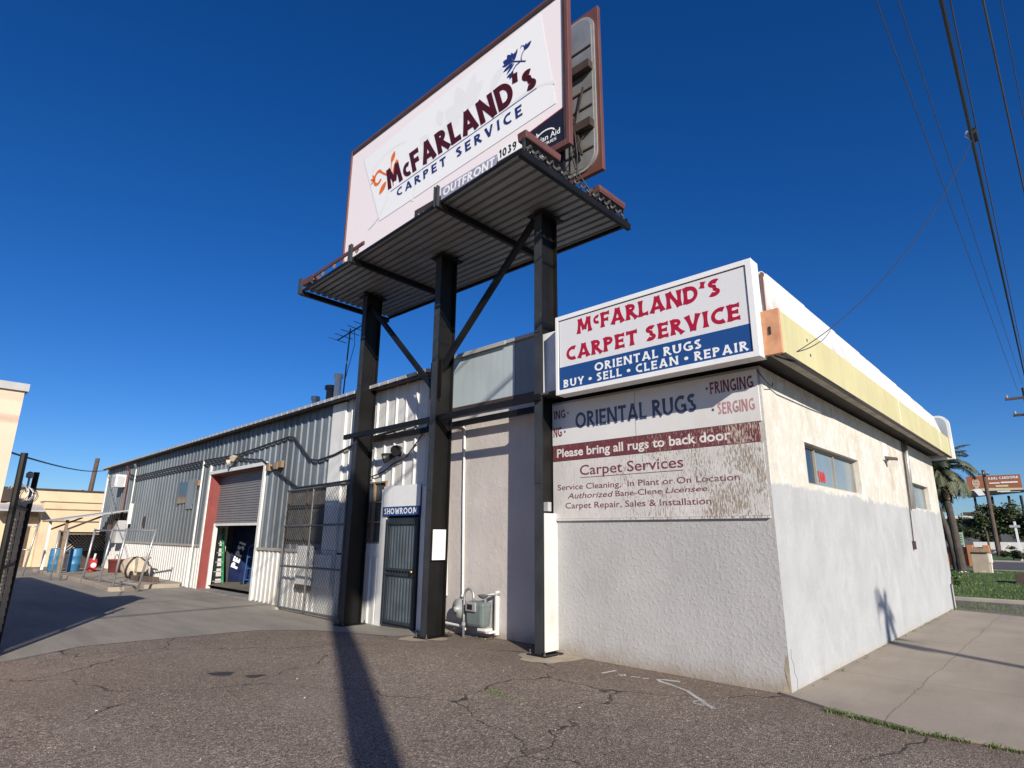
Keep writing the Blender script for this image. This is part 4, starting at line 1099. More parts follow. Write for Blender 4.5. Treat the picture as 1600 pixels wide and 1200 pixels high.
# cables along the warehouse
def cable(name, pts, r, label, mat='wire', cat='cable', n=6, group=None):
    o = MB().tube(pts, r, n).build(name, mat)
    tag(o, label, cat, group); return o
def wp(x, z, off=.07): return (x, wy(x) - off, z)
def sag(a, b, s, n=14):
    a = Vector(a); b = Vector(b)
    return [a.lerp(b, i / n) - Vector((0, 0, s * 4 * (i / n) * (1 - i / n))) for i in range(n + 1)]
cable('wall_cable', [wp(-31, 4.15), wp(-29.8, 3.98), wp(-25, 4.0), wp(-21, 3.98), wp(-18.3, 3.93), wp(-15.0, 4.10), wp(-14.7, 4.05), wp(-13.7, 3.40), wp(-13.3, 3.33), wp(-12.5, 3.40), wp(-11.3, 3.62), wp(-9, 3.75)], .028, 'upper black cable running along the grey warehouse wall and dipping right of the rolling door')
cable('wall_cable', [wp(-31, 4.0), wp(-29.8, 3.83), wp(-24, 3.84), wp(-18.5, 3.82), wp(-16.6, 3.62), wp(-15.5, 3.2), wp(-14.2, 2.72), wp(-12.5, 2.74), wp(-11.0, 2.78)], .028, 'lower black cable dropping over the right corner of the rolling door')
cable('wall_cable', [wp(-11.0, 2.76), wp(-10.4, 2.86), wp(-10.0, 3.02), wp(-9.6, 3.1), wp(-9.1, 3.5), wp(-8.85, 3.75)], .014, 'thin cable curling under the black floodlight above the showroom door')
# security lamps
def flood(name, x, z, label, mat, s=1.0):
    t = thing(name, label, 'floodlight', (x, wy(x), z))
    y = wy(x)
    MB().lathe((x, y, z), [(.06 * s, 0), (.06 * s, .05 * s)], 12, (0, -1, 0)).build('mount', mat, t)
    for k in (-1, 1):
        c = (x + k * .10 * s, y - .10 * s, z + .05 * s * k)
        MB().lathe(c, [(.03 * s, -.06 * s), (.05 * s, 0), (.085 * s, .10 * s), (.085 * s, .14 * s), (.07 * s, .14 * s)], 14, (k * .45, -.8, -.35)).build('lamp_head', mat, t)
    MB().tube([(x - .1 * s, y - .1 * s, z - .04 * s), (x, y - .05 * s, z), (x + .1 * s, y - .1 * s, z + .05 * s)], .015 * s, 6).build('arm', mat, t)
    return t
flood('twin_floodlight', -9.92, 3.22, 'black twin-headed floodlight on the white ribbed wall above the showroom door', 'black', 1.25)
flood('twin_floodlight', -18.6, 3.80, 'pale twin-headed floodlight above the rolling door', 'cream_metal', 1.1)
# showroom sign
Q = thing('showroom_sign', 'white and blue plate sign over the dark security door', 'sign', (-9.68, wy(-9.68) - .1, 1.97))
mb = flat(-10.29, -9.07, 2.14, 2.55, .085, .025); mb.build('plate', 'white', Q)
mb = flat(-10.29, -9.07, 1.965, 2.137, .085, .025); mb.build('blue_band', 'sign_blue', Q)
mb = Words(); text_caps(mb, 'SHOWROOM', [(-10.24, wy(-10.24) - .087, 1.995), (-9.12, wy(-9.12) - .087, 1.995), (-10.24, wy(-10.24) - .087, 2.11), (-9.12, wy(-9.12) - .087, 2.11)], FRONT, 0.2, 0.4, 0.16)
mb.build('white_lettering', 'sign_white', Q)
# window air conditioner
A = thing('window_air_conditioner', 'small white air conditioner sticking out of the far end of the grey warehouse wall', 'air conditioner', (-31.9, wy(-31.9) - .2, 3.6))
y = wy(-31.9)
MB().box(-32.25, -31.55, y - .46, y - .05, 3.60, 4.16).build('casing', 'white', A, .03)
mb = MB()
for k in range(9): mb.box(-31.548, -31.535, y - .40, y - .12, 3.65 + .05 * k, 3.675 + .05 * k)
mb.box(-32.18, -31.62, y - .475, y - .462, 3.66, 4.10)
mb.build('grille', 'mineral', A)
# tv antenna
T = thing('tv_antenna', 'thin television antenna mast above the warehouse roof vents', 'antenna', (-13.52, wy(-13.5) + .6, 4.75))
y = wy(-13.5) + .6
MB().tube([(-13.54, y, 4.75), (-13.47, y, 6.05), (-13.42, y, 6.95)], .022, 6).build('mast', 'wire_thin', T)
mb = MB().tube([(-13.87, y - .1, 6.70), (-12.97, y + .1, 6.98)], .02, 5)
for k in range(5):
    u = k / 4; c = Vector((-13.87 + .9 * u, y - .1 + .2 * u, 6.70 + .28 * u))
    mb.tube([c + Vector((.04, -.30, 0)), c + Vector((-.04, .30, 0))], .010, 4)
mb.build('aerial', 'wire_thin', T)
mb = MB().tube([(-13.22, y, 6.9), (-13.14, y, 6.45), (-13.50, y, 5.5)], .010, 4); mb.build('guy_wire', 'wire_thin', T)

# ================================================================== BILLBOARD
BB = thing('billboard', 'tall billboard on three black steel posts with a corrugated walkway deck', 'billboard', (-8.3, 6.8, 0))
POSTS = [(-10.88, 6.64, grnd(-10.88)), (-8.19, 6.52, grnd(-8.19)), (-5.79, 6.63, 0)]
PW, PD, FT = 0.155, 0.40, 0.024
ZD = 6.85
for i, (x, y, z) in enumerate(POSTS):
    mb = MB().box(x, x + PW, y, y + FT, z - .3, ZD + 3.0)
    mb.box(x, x + PW, y + PD - FT, y + PD, z - .3, ZD + 3.0)
    mb.box(x + PW / 2 - .008, x + PW / 2 + .008, y + FT, y + PD - FT, z - .3, ZD + 3.0)
    p = mb.build('post', 'steel', BB)
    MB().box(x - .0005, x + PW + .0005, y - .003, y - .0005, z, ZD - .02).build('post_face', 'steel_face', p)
    mb = MB().box(x - .10, x + PW + .10, y - .06, y + PD + .06, ZD - .10, ZD - .075)
    mb.build('cap_plate', 'steel', p)
    MB().box(x - .09, x + PW + .09, y - .07, y + PD + .07, z - .05, z + .022).build('base_plate', 'steel', p)
    for bx in (x - .055, x + PW + .055):
        for by in (y - .04, y + PD + .04): MB().lathe((bx, by, z + .022), [(.022, 0), (.022, .02), (.011, .021), (.011, .06)], 6).build('anchor_bolt', 'clip_metal', p)
    for zz in (2.35, 4.7):
        MB().box(x + .02, x + PW - .02, y - .012, y - .0035, zz, zz + .32).build('splice_plate', 'steel_face', p)
    if i == 2:
        MB().box(x + .015, x + PW + .006, y + FT + .003, y + PD - .005, .05, 1.92).build('white_cover', 'white_rib', p)
        MB().box(x + .09, x + PW + .012, y + .10, y + .18, 1.95, 2.08).build('switch_box', 'mineral', p)
    if i == 1:
        MB().box(x + PW - .01, x + PW + .004, y + .06, y + PD - .06, 1.19, 1.69).build('paint_patch', 'white', p)
# braces and girts
mb = MB().bar((-5.86, 6.74, 6.78), (-8.15, 6.66, 4.50), .09, .09); mb.build('brace', 'steel', BB)
mb = MB().bar((-10.78, 6.78, 6.55), (-8.20, 6.68, 4.12), .085, .085); mb.build('brace', 'steel', BB)
mb = MB().bar((-11.15, 6.60, 3.60), (-5.65, 6.60, 3.64), .06, .10); mb.build('girt', 'steel', BB)
mb = MB().bar((-11.0, 7.08, 3.57), (-5.65, 7.08, 3.60), .06, .10); mb.build('girt', 'steel', BB)
mb = MB().box(-8.3, -7.98, 6.585, 6.60, 4.0, 4.7); mb.build('gusset', 'steel', BB)
# deck
DX0, DX1, DY0, DY1 = -11.72, -4.86, 5.26, 7.93
def dy0(x): return 5.30 + .34 * (DX1 - x) / (DX1 - DX0)
def dy1(x): return 7.98 - .12 * (DX1 - x) / (DX1 - DX0)
tt = []
for k in range(15):
    for dy, dz in ((0, 0), (.088, 0), (.098, .05), (.150, .05)): tt.append(((k + dy / .178) / 15, dz))
    tt.append(((k + .16 / .178) / 15, 0))
tt.append((1.0, 0))
m_ = MB()
for lift in (0, .006):
    for (ta, za), (tb, zb) in zip(tt, tt[1:]):
        f_ = lambda x, t, z: (x, dy0(x) + (dy1(x) - dy0(x)) * t, ZD + z + lift)
        m_.quad(f_(DX0, ta, za), f_(DX1, ta, za), f_(DX1, tb, zb), f_(DX0, tb, zb))
dk = m_.build('deck', 'deck_metal', BB)
for x in (DX0 - .02, -9.50, -6.72, DX1 + .02):
    MB().bar((x, dy0(x) - .06, ZD - .075), (x, dy1(x) + .05, ZD - .075), .07, .11).build('cross_beam', 'steel', BB)
for x in (DX0 + .02, -9.50, -6.72):
    e_ = dy0(x); mb = MB().box(x - .045, x + .045, e_ - .10, e_ - .075, ZD - .13, ZD + .24); mb.box(x - .045, x - .02, e_ - .13, e_ - .101, ZD - .13, ZD + .24); mb.box(x + .02, x + .045, e_ - .13, e_ - .101, ZD - .13, ZD + .24)
    mb.build('edge_bracket', 'steel_face', BB)
MB().bar((DX0, dy0(DX0) - .03, ZD - .025), (DX1, dy0(DX1) - .03, ZD - .025), .025, .05).build('edge_rail', 'steel', BB)
MB().bar((DX0, dy0(DX0) - .04, ZD + .16), (-9.1, dy0(-9.1) - .04, ZD + .16), .03, .07).build('edge_rail', 'brown', BB)
for x in (-11.3, -10.8, -10.3, -9.4): MB().bar((x, dy0(x) - .04, ZD + .05), (x + .06, dy0(x) - .03, ZD + .13), .07, .02, (0, 1, 0)).build('rail_clip', 'tan_wood', BB)
MB().bar((DX0, dy1(DX0) + .04, ZD + .025), (DX1, dy1(DX1) + .04, ZD + .025), .04, .15).build('edge_rail', 'steel', BB)
# bundled clutter along the right end of the deck
mb = MB()
random.seed(11)
for k in range(15):
    y = DY0 + .12 + k * (DY1 - DY0 - .2) / 15
    mb.tube([(DX1 + .01, y, ZD + .06), (DX1 + .05, y + .05, ZD + .09 + random.uniform(0, .05)), (DX1 + .02, y + .09 + random.uniform(0, .03), ZD + .09), (DX1 + .03, y + .14, ZD + .05)], random.uniform(.014, .026), 5)
mb.build('deck_clips', 'clip_metal', BB)
# floodlights at the deck ends
def hood(x0, x1, y0, y1, z, h, parent, grid=True):
    mb = MB()
    mb.prism([(x0, y0, z + h), (x0, y1, z + h), (x0, y1 - .02, z + h - .13), (x0, y0 + .02, z + h - .13)], (x1 - x0, 0, 0))
    f = mb.build('floodlight', 'brown', BB, .012)
    mb = MB()
    for k in range(9):
        y = y0 + .05 + (y1 - y0 - .10) * k / 8; mb.bar((x1 - .03, y, z + .02), (x1 - .03, y, z + h - .14), .012, .012)
    for k in range(4):
        zz = z + .03 + (h - .18) * k / 3; mb.bar((x1 - .03, y0 + .04, zz), (x1 - .03, y1 - .04, zz), .012, .012)
    mb.build('grating', 'steel', f)
    for yy in (y0 + .03, y1 - .03): MB().bar((x1 - .06, yy, ZD), (x1 - .06, yy, z + h - .1), .04, .04).build('stanchion', 'steel_face', f)
    mb = MB().lathe(((x0 + x1) / 2, (y0 + y1) / 2, z), [(.05, 0), (.07, .04), (.05, .10)], 10); mb.build('bulb', 'meter_light', f)
hood(-4.99, -4.82, 5.34, 6.15, ZD + .08, .28, BB)
hood(-5.15, -4.82, 7.15, 7.92, ZD + .08, .26, BB)
hood(-11.7, -11.2, 5.55, 6.1, ZD + .04, .16, BB)
hood(-11.7, -11.2, 7.3, 7.95, ZD + .10, .30, BB)
# faces
FX0, FX1, FZ0, FZ1, FY = -11.37, -4.735, 7.48, 10.56, 6.30
MB().box(FX0 + .05, FX1 - .09, FY + .02, FY + .10, FZ0 + .10, FZ1 - .05).build('face_panel', 'bb_pink', BB)
mb = MB()
mb.box(FX0, FX0 + .06, FY - .012, FY + .09, FZ0, FZ1); mb.box(FX1 - .10, FX1 - .03, FY - .012, FY + .09, FZ0, FZ1)
mb.box(FX0 + .061, FX1 - .101, FY - .012, FY + .09, FZ0, FZ0 + .11); mb.box(FX0 + .061, FX1 - .101, FY - .012, FY + .09, FZ1 - .06, FZ1)
fr = mb.build('face_frame', 'brown', BB, .008)
mb = MB().box(FX1 - .145, FX1 - .102, FY - .006, FY + .019, FZ0 + .111, FZ1 - .062); mb.box(FX0 + .061, FX1 - .146, FY - .006, FY + .019, FZ1 - .11, FZ1 - .061); mb.build('inner_bead', 'dark_brown', fr)
for k in range(5):
    x = -10.9 + 1.45 * k
    MB().box(x, x + .09, FY + .145, FY + .20, FZ0 - .5, FZ1 - .2).build('stringer', 'steel', BB)
yf = FY + .012
R4 = [Vector((-9.93, 0, 8.20)), Vector((-5.045, 0, 8.36)), Vector((-10.79, 0, 10.05)), Vector((-5.36, 0, 10.385))]
def onface(pts, off=0.0): return [(x, yf - off, z) for x, z in pts]
MB().prism(onface([(-9.95, 8.16), (-5.04, 8.37), (-5.36, 10.385), (-10.79, 10.05)], .0), (0, .0012, 0)).build('white_field', 'bb_white', BB)
# pale ornament printed behind the name
mb = MB()
random.seed(21)
def leafshape(cx, cz, L, W, ang, n=8):
    p = []
    for i in range(n + 1):
        t = i / n; p.append((t * L, W * math.sin(math.pi * t) ** .8))
    for i in range(n - 1, 0, -1):
        t = i / n; p.append((t * L, -W * math.sin(math.pi * t) ** .8))
    ca, sa = math.cos(ang), math.sin(ang)
    return [(cx + a * ca - b * sa, cz + a * sa + b * ca) for a, b in p]
k = 0
for cx, cz, L, W, a in ((-7.3, 9.45, .75, .16, 1.9), (-7.2, 9.5, .7, .15, 1.3), (-7.25, 9.45, .65, .15, .75), (-7.35, 9.4, .65, .16, 2.5), (-7.4, 9.3, .6, .15, 3.0), (-7.95, 9.5, .45, .12, 1.9), (-8.3, 9.3, .45, .12, 2.5), (-8.3, 9.1, .5, .1, 3.0), (-6.6, 9.5, .5, .12, .8), (-6.7, 9.3, .6, .13, .2)):
    mb.poly(onface(leafshape(cx, cz, L, W, a), .0015 + .0003 * (k % 4))); k += 1
def ribbon(pts, w, off):
    le, ri = stroke_quads(pts, w, 0.0)
    n = len(mb.v)
    for (a, b) in zip(le, ri):
        mb.v.append((a[0], yf - off, a[1])); mb.v.append((b[0], yf - off, b[1]))
    for i in range(len(le) - 1): mb.f.append((n + 2 * i, n + 2 * i + 1, n + 2 * i + 3, n + 2 * i + 2))
ribbon(_arc(-5.7, 8.2, 1.0, .75, 50, 150, 12), .05, .0016)
ribbon(_arc(-8.3, 8.0, .5, .9, 60, 170, 12), .05, .0016)
ribbon(_arc(-10.6, 8.9, .95, .8, -75, 20, 12), .05, .0016)
ribbon(_arc(-9.6, 9.3, .9, .5, 60, 150, 12), .05, .0016)
mb.build('pale_ornament', 'bb_motif', BB)
mb = Words()
text_caps(mb, "MCFARLAND'S", [(-9.69, yf - .006, 8.80), (-5.43, yf - .006, 8.935), (-9.86, yf - .006, 9.33), (-5.60, yf - .006, 9.50)], FRONT, 0.23, 0.10, 0.09, {1: (0.66, 0.0), 10: (0.83, 0.0)})
mb.build('maroon_lettering', 'bb_maroon', BB)
mb = Words()
text_caps(mb, "CARPET  SERVICE", [(-9.34, yf - .006, 8.49), (-5.765, yf - .006, 8.545), (-9.37, yf - .006, 8.675), (-5.795, yf - .006, 8.775)], FRONT, 0.19, 0.1, 0.34)
mb.build('blue_lettering', 'bb_blue', BB)
mb = MB(); mb.quad((-9.60, yf - .004, 8.715), (-5.45, yf - .004, 8.885), (-5.45, yf - .004, 8.905), (-9.60, yf - .004, 8.733)); mb.build('thin_rule', 'bb_line', BB)
mb = MB(); k = 0
def add_leaf(*a):
    global k
    mb.poly(onface(leafshape(*a), .003 + .0003 * (k % 6))); k += 1
# orange plant
add_leaf(-9.64, 9.44, .28, .075, 1.20); add_leaf(-9.78, 9.06, .34, .085, 3.85)
add_leaf(-9.55, 9.12, .36, .06, 1.25); add_leaf(-9.50, 9.25, .20, .05, .9)
ribbon(_arc(-10.13, 9.30, .14, .16, 40, 330, 18), .075, .003)
ribbon([(-10.02, 9.40), (-9.9, 9.30), (-9.78, 9.22)], .05, .0033)
ribbon([(-9.64, 9.46), (-9.63, 9.2), (-9.5, 8.82)], .03, .0036)
for a in (2.2, 2.9, 3.7): add_leaf(-10.26, 9.33, .18, .028, a)
mb.build('orange_plant', 'bb_orange', BB)
mb = MB(); k = 0
add_leaf(-6.0, 9.79, .30, .065, 2.62); add_leaf(-6.04, 9.84, .21, .05, 2.15); add_leaf(-6.08, 9.81, .20, .035, 3.0)
add_leaf(-5.975, 9.79, .17, .05, 1.55); add_leaf(-5.98, 9.82, .20, .03, 1.95); add_leaf(-5.97, 9.82, .19, .03, 1.2)
add_leaf(-6.0, 9.76, .26, .04, 3.35); add_leaf(-5.97, 9.74, .24, .03, 3.75)
add_leaf(-5.73, 9.85, .19, .045, .55); add_leaf(-5.74, 9.87, .12, .03, 1.1)
add_leaf(-6.0, 9.60, .17, .045, 4.2); add_leaf(-6.03, 9.56, .13, .03, 3.4)
ribbon([(-6.05, 9.81), (-5.97, 9.765), (-5.83, 9.68), (-5.70, 9.60)], .028, .0035)
ribbon([(-5.80, 9.67), (-5.81, 9.74), (-5.78, 9.82), (-5.72, 9.87)], .022, .0038)
ribbon([(-5.83, 9.67), (-5.93, 9.66), (-6.0, 9.60), (-6.05, 9.50)], .026, .0041)
ribbon([(-5.72, 9.90), (-5.76, 9.97), (-5.81, 9.99), (-5.82, 9.95)], .018, .0044)
mb.build('blue_flower', 'bb_blue', BB)
# dark bar with white print at the lower right
mb = MB(); mb.prism(onface([(-6.9, FZ0 + .125), (FX1 - .15, FZ0 + .125), (FX1 - .15, 8.19), (-5.66, 8.09), (-6.3, 7.92)], .002), (0, .003, 0)); mb.build('dark_bar', 'bb_bar', BB)
mb = MB(); mb.prism(onface([(-6.3, 7.92), (-5.66, 8.09), (FX1 - .15, 8.19), (FX1 - .15, 8.215), (-5.66, 8.115), (-6.3, 7.945)], .003), (0, .002, 0)); mb.build('crimson_rule', 'bb_bar_edge', BB)
mb = MB()
yb_ = yf - .005
mb = Words(); text_plain(mb, 'Christian Aid', [(-5.74, yb_, 7.80), (-4.965, yb_, 7.77), (-5.74, yb_, 7.90), (-4.965, yb_, 7.87)], FRONT, 0, .012)
mb.next(); text_plain(mb, 'MINISTRIES', [(-5.60, yb_, 7.705), (-5.04, yb_, 7.685), (-5.60, yb_, 7.755), (-5.04, yb_, 7.735)], FRONT, 0, .01)
mb.build('white_print', 'bb_white', BB); mb = MB()
le_ = _arc(-5.27, 7.86, .20, .11, 15, 165, 10)
le, ri = stroke_quads(le_, .025, 0.0); n = len(mb.v)
for a, b in zip(le, ri): mb.v.append((a[0], yb_, a[1])); mb.v.append((b[0], yb_, b[1]))
for i in range(len(le) - 1): mb.f.append((n + 2 * i, n + 2 * i + 1, n + 2 * i + 3, n + 2 * i + 2))
mb.box(-5.46, -5.44, yb_ - .001, yb_ + .001, 7.88, 8.0); mb.box(-5.49, -5.41, yb_ - .001, yb_ + .001, 7.945, 7.965)
mb.build('white_emblem', 'bb_white', BB)
# operator's plate and number, fixed under the face on the apron
AP = FY - .06
MB().box(-8.6, -5.60, AP + .002, AP + .02, 7.50, 7.83).build('apron', 'dark_brown', BB)
pl = MB().prism([(-7.78, AP - .002, 7.72), (-6.33, AP - .002, 7.74), (-6.30, AP - .002, 8.00), (-7.80, AP - .002, 7.98)], (0, .012, 0)).build('operator_plate', 'bb_grey', BB)
mb = Words(); text_caps(mb, 'OUTFRONT', [(-7.73, AP - .004, 7.775), (-6.36, AP - .004, 7.79), (-7.72, AP - .004, 7.955), (-6.35, AP - .004, 7.97)], FRONT, 0.2, 0.05, 0.10); mb.build('white_lettering', 'bb_white', pl)
pl = MB().prism([(-6.28, AP - .002, 7.84), (-5.66, AP - .002, 7.84), (-5.66, AP - .002, 8.07), (-6.28, AP - .002, 8.07)], (0, .012, 0)).build('number_plate', 'bb_white', BB)
mb = Words(); text_caps(mb, '1039', [(-6.24, AP - .004, 7.875), (-5.84, AP - .004, 7.875), (-6.24, AP - .004, 8.035), (-5.84, AP - .004, 8.035)], FRONT, 0.2, 0.05, 0.14); mb.build('black_lettering', 'black', pl)
mb = MB()
random.seed(5)
for k_ in range(20):
    x = -8.5 + .14 * k_ + random.uniform(-.03, .03)
    mb.prism([(x, AP - .003, 7.60), (x + .035, AP - .003, 7.60), (x + .055, AP - .003, 7.70), (x + .02, AP - .003, 7.70)], (0, .004, 0))
mb.build('worn_print', 'bb_white', BB)
mb = MB()
for k_ in range(10):
    x = -11.2 + .32 * k_
    mb.box(x, x + .05, FY - .05, FY - .035, 7.50, 7.60)
mb.build('clip_strip', 'galv', fr)
# rear face seen edge-on
RY = 7.30
MB().box(FX0 + .1, -4.85, RY + .005, RY + .09, 7.58, 10.98).build('rear_panel', 'brown', BB, .01)
mb = MB(); rp = rounded_panel(-6.4, -4.93, 7.68, 10.90, .32, RY - .02, 8, True, True); mb.prism(rp, (0, .03, 0)); rb = mb.build('rear_trim', 'meter_light', BB)
mb = MB(); rp = rounded_panel(-6.35, -4.985, 7.74, 10.84, .27, RY - .03, 8, True, True); mb.prism(rp, (0, .01, 0)); mb.build('rear_sheet', 'galv', rb)
mb = MB()
for z in (8.05, 8.9, 9.25, 10.15): mb.box(-6.35, -4.99, RY - .05, RY - .031, z, z + .03)
for z in (8.42, 9.62): mb.box(-6.35, -4.97, RY - .16, RY - .031, z, z + .16)
mb.bar((-5.2, RY - .1, 7.95), (-5.35, RY - .1, 8.75), .04, .04); mb.bar((-5.3, RY - .1, 8.7), (-5.14, RY - .1, 9.3), .03, .03)
mb.build('stiffeners', 'dark_brown', rb)
mb = MB()
for pth in (((-5.25, 7.2, 8.9), (-5.3, 7.15, 8.4), (-5.22, 7.1, 7.9), (-5.1, 6.9, 7.3)), ((-5.15, 7.2, 8.3), (-5.35, 7.1, 8.0), (-5.2, 7.0, 7.6), (-5.0, 7.2, 7.1)), ((-5.4, 6.6, 7.8), (-5.3, 6.8, 7.55), (-5.05, 7.2, 7.2), (-4.95, 7.6, 7.1))): mb.tube(pth, .012, 5)
mb.build('loose_wires', 'wire', BB)

# ------------------------------------------------------------------ gas meter
G = thing('gas_meter', 'grey gas meter with regulator and pipes low on the recessed stucco wall', 'gas meter', (-7.45, 7.1, 0))
MB().hexa([(-7.60, 6.98, .16), (-7.22, 6.98, .16), (-7.22, 7.18, .16), (-7.60, 7.18, .16), (-7.62, 6.96, .55), (-7.20, 6.96, .55), (-7.20, 7.20, .55), (-7.62, 7.20, .55)]).build('meter_body', 'meter', G, .05)
MB().box(-7.57, -7.33, 6.93, 6.965, .40, .54).build('index_box', 'meter_light', G, .012)
MB().box(-7.52, -7.40, 6.925, 6.929, .43, .51).build('dial_window', 'black', G)
MB().lathe((-7.86, 7.06, .40), [(.05, -.07), (.15, -.03), (.165, -.005), (.165, .012), (.12, .04), (.05, .07), (.04, .11)], 20, (0, -1, 0)).build('regulator', 'meter_light', G, smooth=True)
MB().tube([(-7.69, 7.02, -.1), (-7.69, 7.02, .30), (-7.69, 7.02, .55)] + [(-7.575 + .115 * math.cos(a), 7.02, .60 + .14 * math.sin(a)) for a in [math.pi - math.pi * i / 8 for i in range(9)]] + [(-7.46, 7.02, .55)], .022, 10).build('riser_pipe', 'pipe_galv', G, smooth=True)
MB().lathe((-7.69, 7.02, .15), [(.024, 0), (.036, .01), (.036, .05), (.024, .06)], 8).build('coupling', 'meter_light', G)
MB().tube([(-7.80, 7.05, .40), (-7.62, 7.05, .47)], .028, 8).build('link_pipe', 'pipe_galv', G)
MB().tube([(-7.25, 7.08, .50), (-7.25, 7.08, .66), (-7.18, 7.15, .67), (-7.10, 7.26, .67)], .025, 8).build('outlet_pipe', 'meter_light', G, smooth=True)
MB().lathe((-7.27, 7.05, .60), [(.02, 0), (.06, .02), (.10, .06), (.02, .075)], 14).build('shutoff_handle', 'meter', G)
mb = MB().box(-7.40, -7.12, 7.05, 7.25, .085, .115); mb.box(-7.15, -7.115, 7.2, 7.268, .05, .72); mb.box(-7.34, -7.16, 7.0, 7.16, .12, .155); mb.build('wall_bracket', 'white_trim', G)
MB().tube([(-8.4, 7.2, .12), (-7.8, 7.12, .12), (-7.69, 7.05, .10)], .022, 8).build('supply_pipe', 'white_trim', G)
# painted conduits
cable('wall_conduit', [(-8.62, 7.24, 3.60), (-8.2, 7.24, 3.60), (-8.08, 7.24, 3.56), (-8.04, 7.24, 3.45), (-8.02, 7.24, 2.2), (-7.97, 7.24, .62), (-7.96, 7.2, .52)], .022, 'long pale conduit bending down the recessed stucco wall to the gas meter', 'white_trim', 'conduit', 8)
cable('wall_conduit', [(-8.52, 7.24, 3.0), (-8.44, 7.24, 1.6), (-8.40, 7.24, .56)], .018, 'short pale conduit ending beside the middle billboard post', 'white_trim', 'conduit', 8)

# ------------------------------------------------------------------ chain-link helper
def chain(mb, a, b, z0a, z0b, h, pitch, r):
    """diamond mesh between ground points a and b (x, y)"""
    a = Vector((a[0], a[1], 0)); b = Vector((b[0], b[1], 0)); L = (b - a).length; d = (b - a) / L
    nrm = Vector((-d.y, d.x, 0))
    m = int((L + h) / pitch)
    for s in (1, -1):
        for k in range(-int(h / pitch) - 1, int(L / pitch) + 2):
            u0 = k * pitch; v0 = 0.0; u1 = u0 + s * h; v1 = h
            if s == -1: u0 += h; u1 = u0 - h
            lo, hi = 0.0, 1.0
            du = u1 - u0
            for bound, sign in ((0.0, 1), (L, -1)):
                if abs(du) < 1e-9: continue
                t = (bound - u0) / du
                if (du > 0) == (sign > 0): lo = max(lo, t)
                else: hi = min(hi, t)
            if hi - lo < .01: continue
            P = []
            for t in (lo, hi):
                u = u0 + du * t; zb = z0a + (z0b - z0a) * u / L
                P.append(a + d * u + Vector((0, 0, zb + h * t)) + nrm * (.004 * s))
            mb.tube(P, r, 4, False)
    return mb

GT = thing('chain_link_gate', 'tall grey chain-link gate leaning on the wall in front of the screened window', 'gate', (-12.8, 6.92, -.13))
ga, gb = (-14.15, 6.93), (-11.2, 6.80)
mb = MB()
def gp(u, z): return (ga[0] + (gb[0] - ga[0]) * u, ga[1] + (gb[1] - ga[1]) * u, z)
gz0, gz1 = -.06, 2.62
mb.tube([gp(0, gz0 - .06), gp(0, gz1)], .028, 8); mb.tube([gp(1, gz0), gp(1, gz1 + .02)], .028, 8)
for z in (gz0, .86, 1.78, gz1): mb.tube([gp(0, z), gp(1, z + .02)], .024, 8)
mb.tube([gp(.47, gz0), gp(.47, gz1)], .022, 8)
mb.build('gate_frame', 'link', GT)
chain(MB(), ga, gb, gz0, gz0 + .02, gz1 - gz0, .12, .0036).build('chain_mesh', 'link', GT)
MB().box(-14.22, -14.05, 6.86, 6.99, -.2, -.065).build('block', 'kerb', GT)

# ------------------------------------------------------------------ left foreground swing gate
LG = thing('swing_gate', 'dark swung-open chain-link gate with two tall posts beside the peach building', 'gate', (-13.5, 1.75, -.13))
la, lb = (-11.15, 1.36), (-12.75, 1.72)
mb = MB()
mb.tube([(la[0] - .02, la[1], -.2), (la[0] - .0, la[1], 2.72)], .045, 8); mb.build('gate_post', 'steel', LG)
mb = MB().tube([(lb[0], lb[1], -.2), (lb[0] + .22, lb[1] + .02, 2.56)], .042, 8); mb.build('gate_post', 'steel', LG)
mb = MB()
for z in (.08, 1.1, 1.95): mb.tube([(la[0], la[1], z), (lb[0] + .1 * z / 1.4, lb[1], z)], .03, 6)
mb.tube([(-11.95, 1.54, .05), (-11.9, 1.53, 2.0)], .024, 6)
mb.build('gate_frame', 'steel', LG)
chain(MB(), la, (lb[0] + .1, lb[1]), .08, .08, 2.0, .115, .007).build('chain_mesh', 'link_light', LG)
mb = MB()
cp = []
for i in range(90):
    t = i / 89; a = i * .62
    c = Vector((la[0] + (lb[0] + .2 - la[0]) * t, la[1] + (lb[1] - la[1]) * t, 2.16))
    cp.append(c + Vector((.0, .12 * math.cos(a), .12 * math.sin(a))))
mb.tube(cp, .006, 4); mb.build('barbed_coil', 'link_light', LG)
mb = MB().box(-11.9, -11.2, 1.22, 1.35, 2.02, 2.20); mb.build('dark_board', 'dark_brown', LG)
mb = MB().lathe((-12.1, 1.60, 2.2), [(.015, 0), (.015, .22), (.05, .24), (.05, .30), (.02, .33)], 10); mb.build('gate_lamp', 'meter_light', LG)

# ------------------------------------------------------------------ peach building on the left
PB = thing('peach_building', 'peach stucco building with a pale metal coping at the left edge', 'building', (-16, -4, -.13))
MB().box(-12.3, -11.2, -9, 1.215, -.4, 3.63).build('wall', 'peach', PB)
MB().box(-24, -12.303, -9, 1.18, -.4, 2.95).build('lower_wall', 'peach', PB)
mb = MB().box(-12.34, -11.155, -9, 1.255, 3.632, 3.745); mb.build('coping', 'roof', PB)
MB().box(-24.05, -12.345, -9, 1.22, 2.953, 3.03).build('coping', 'roof', PB)

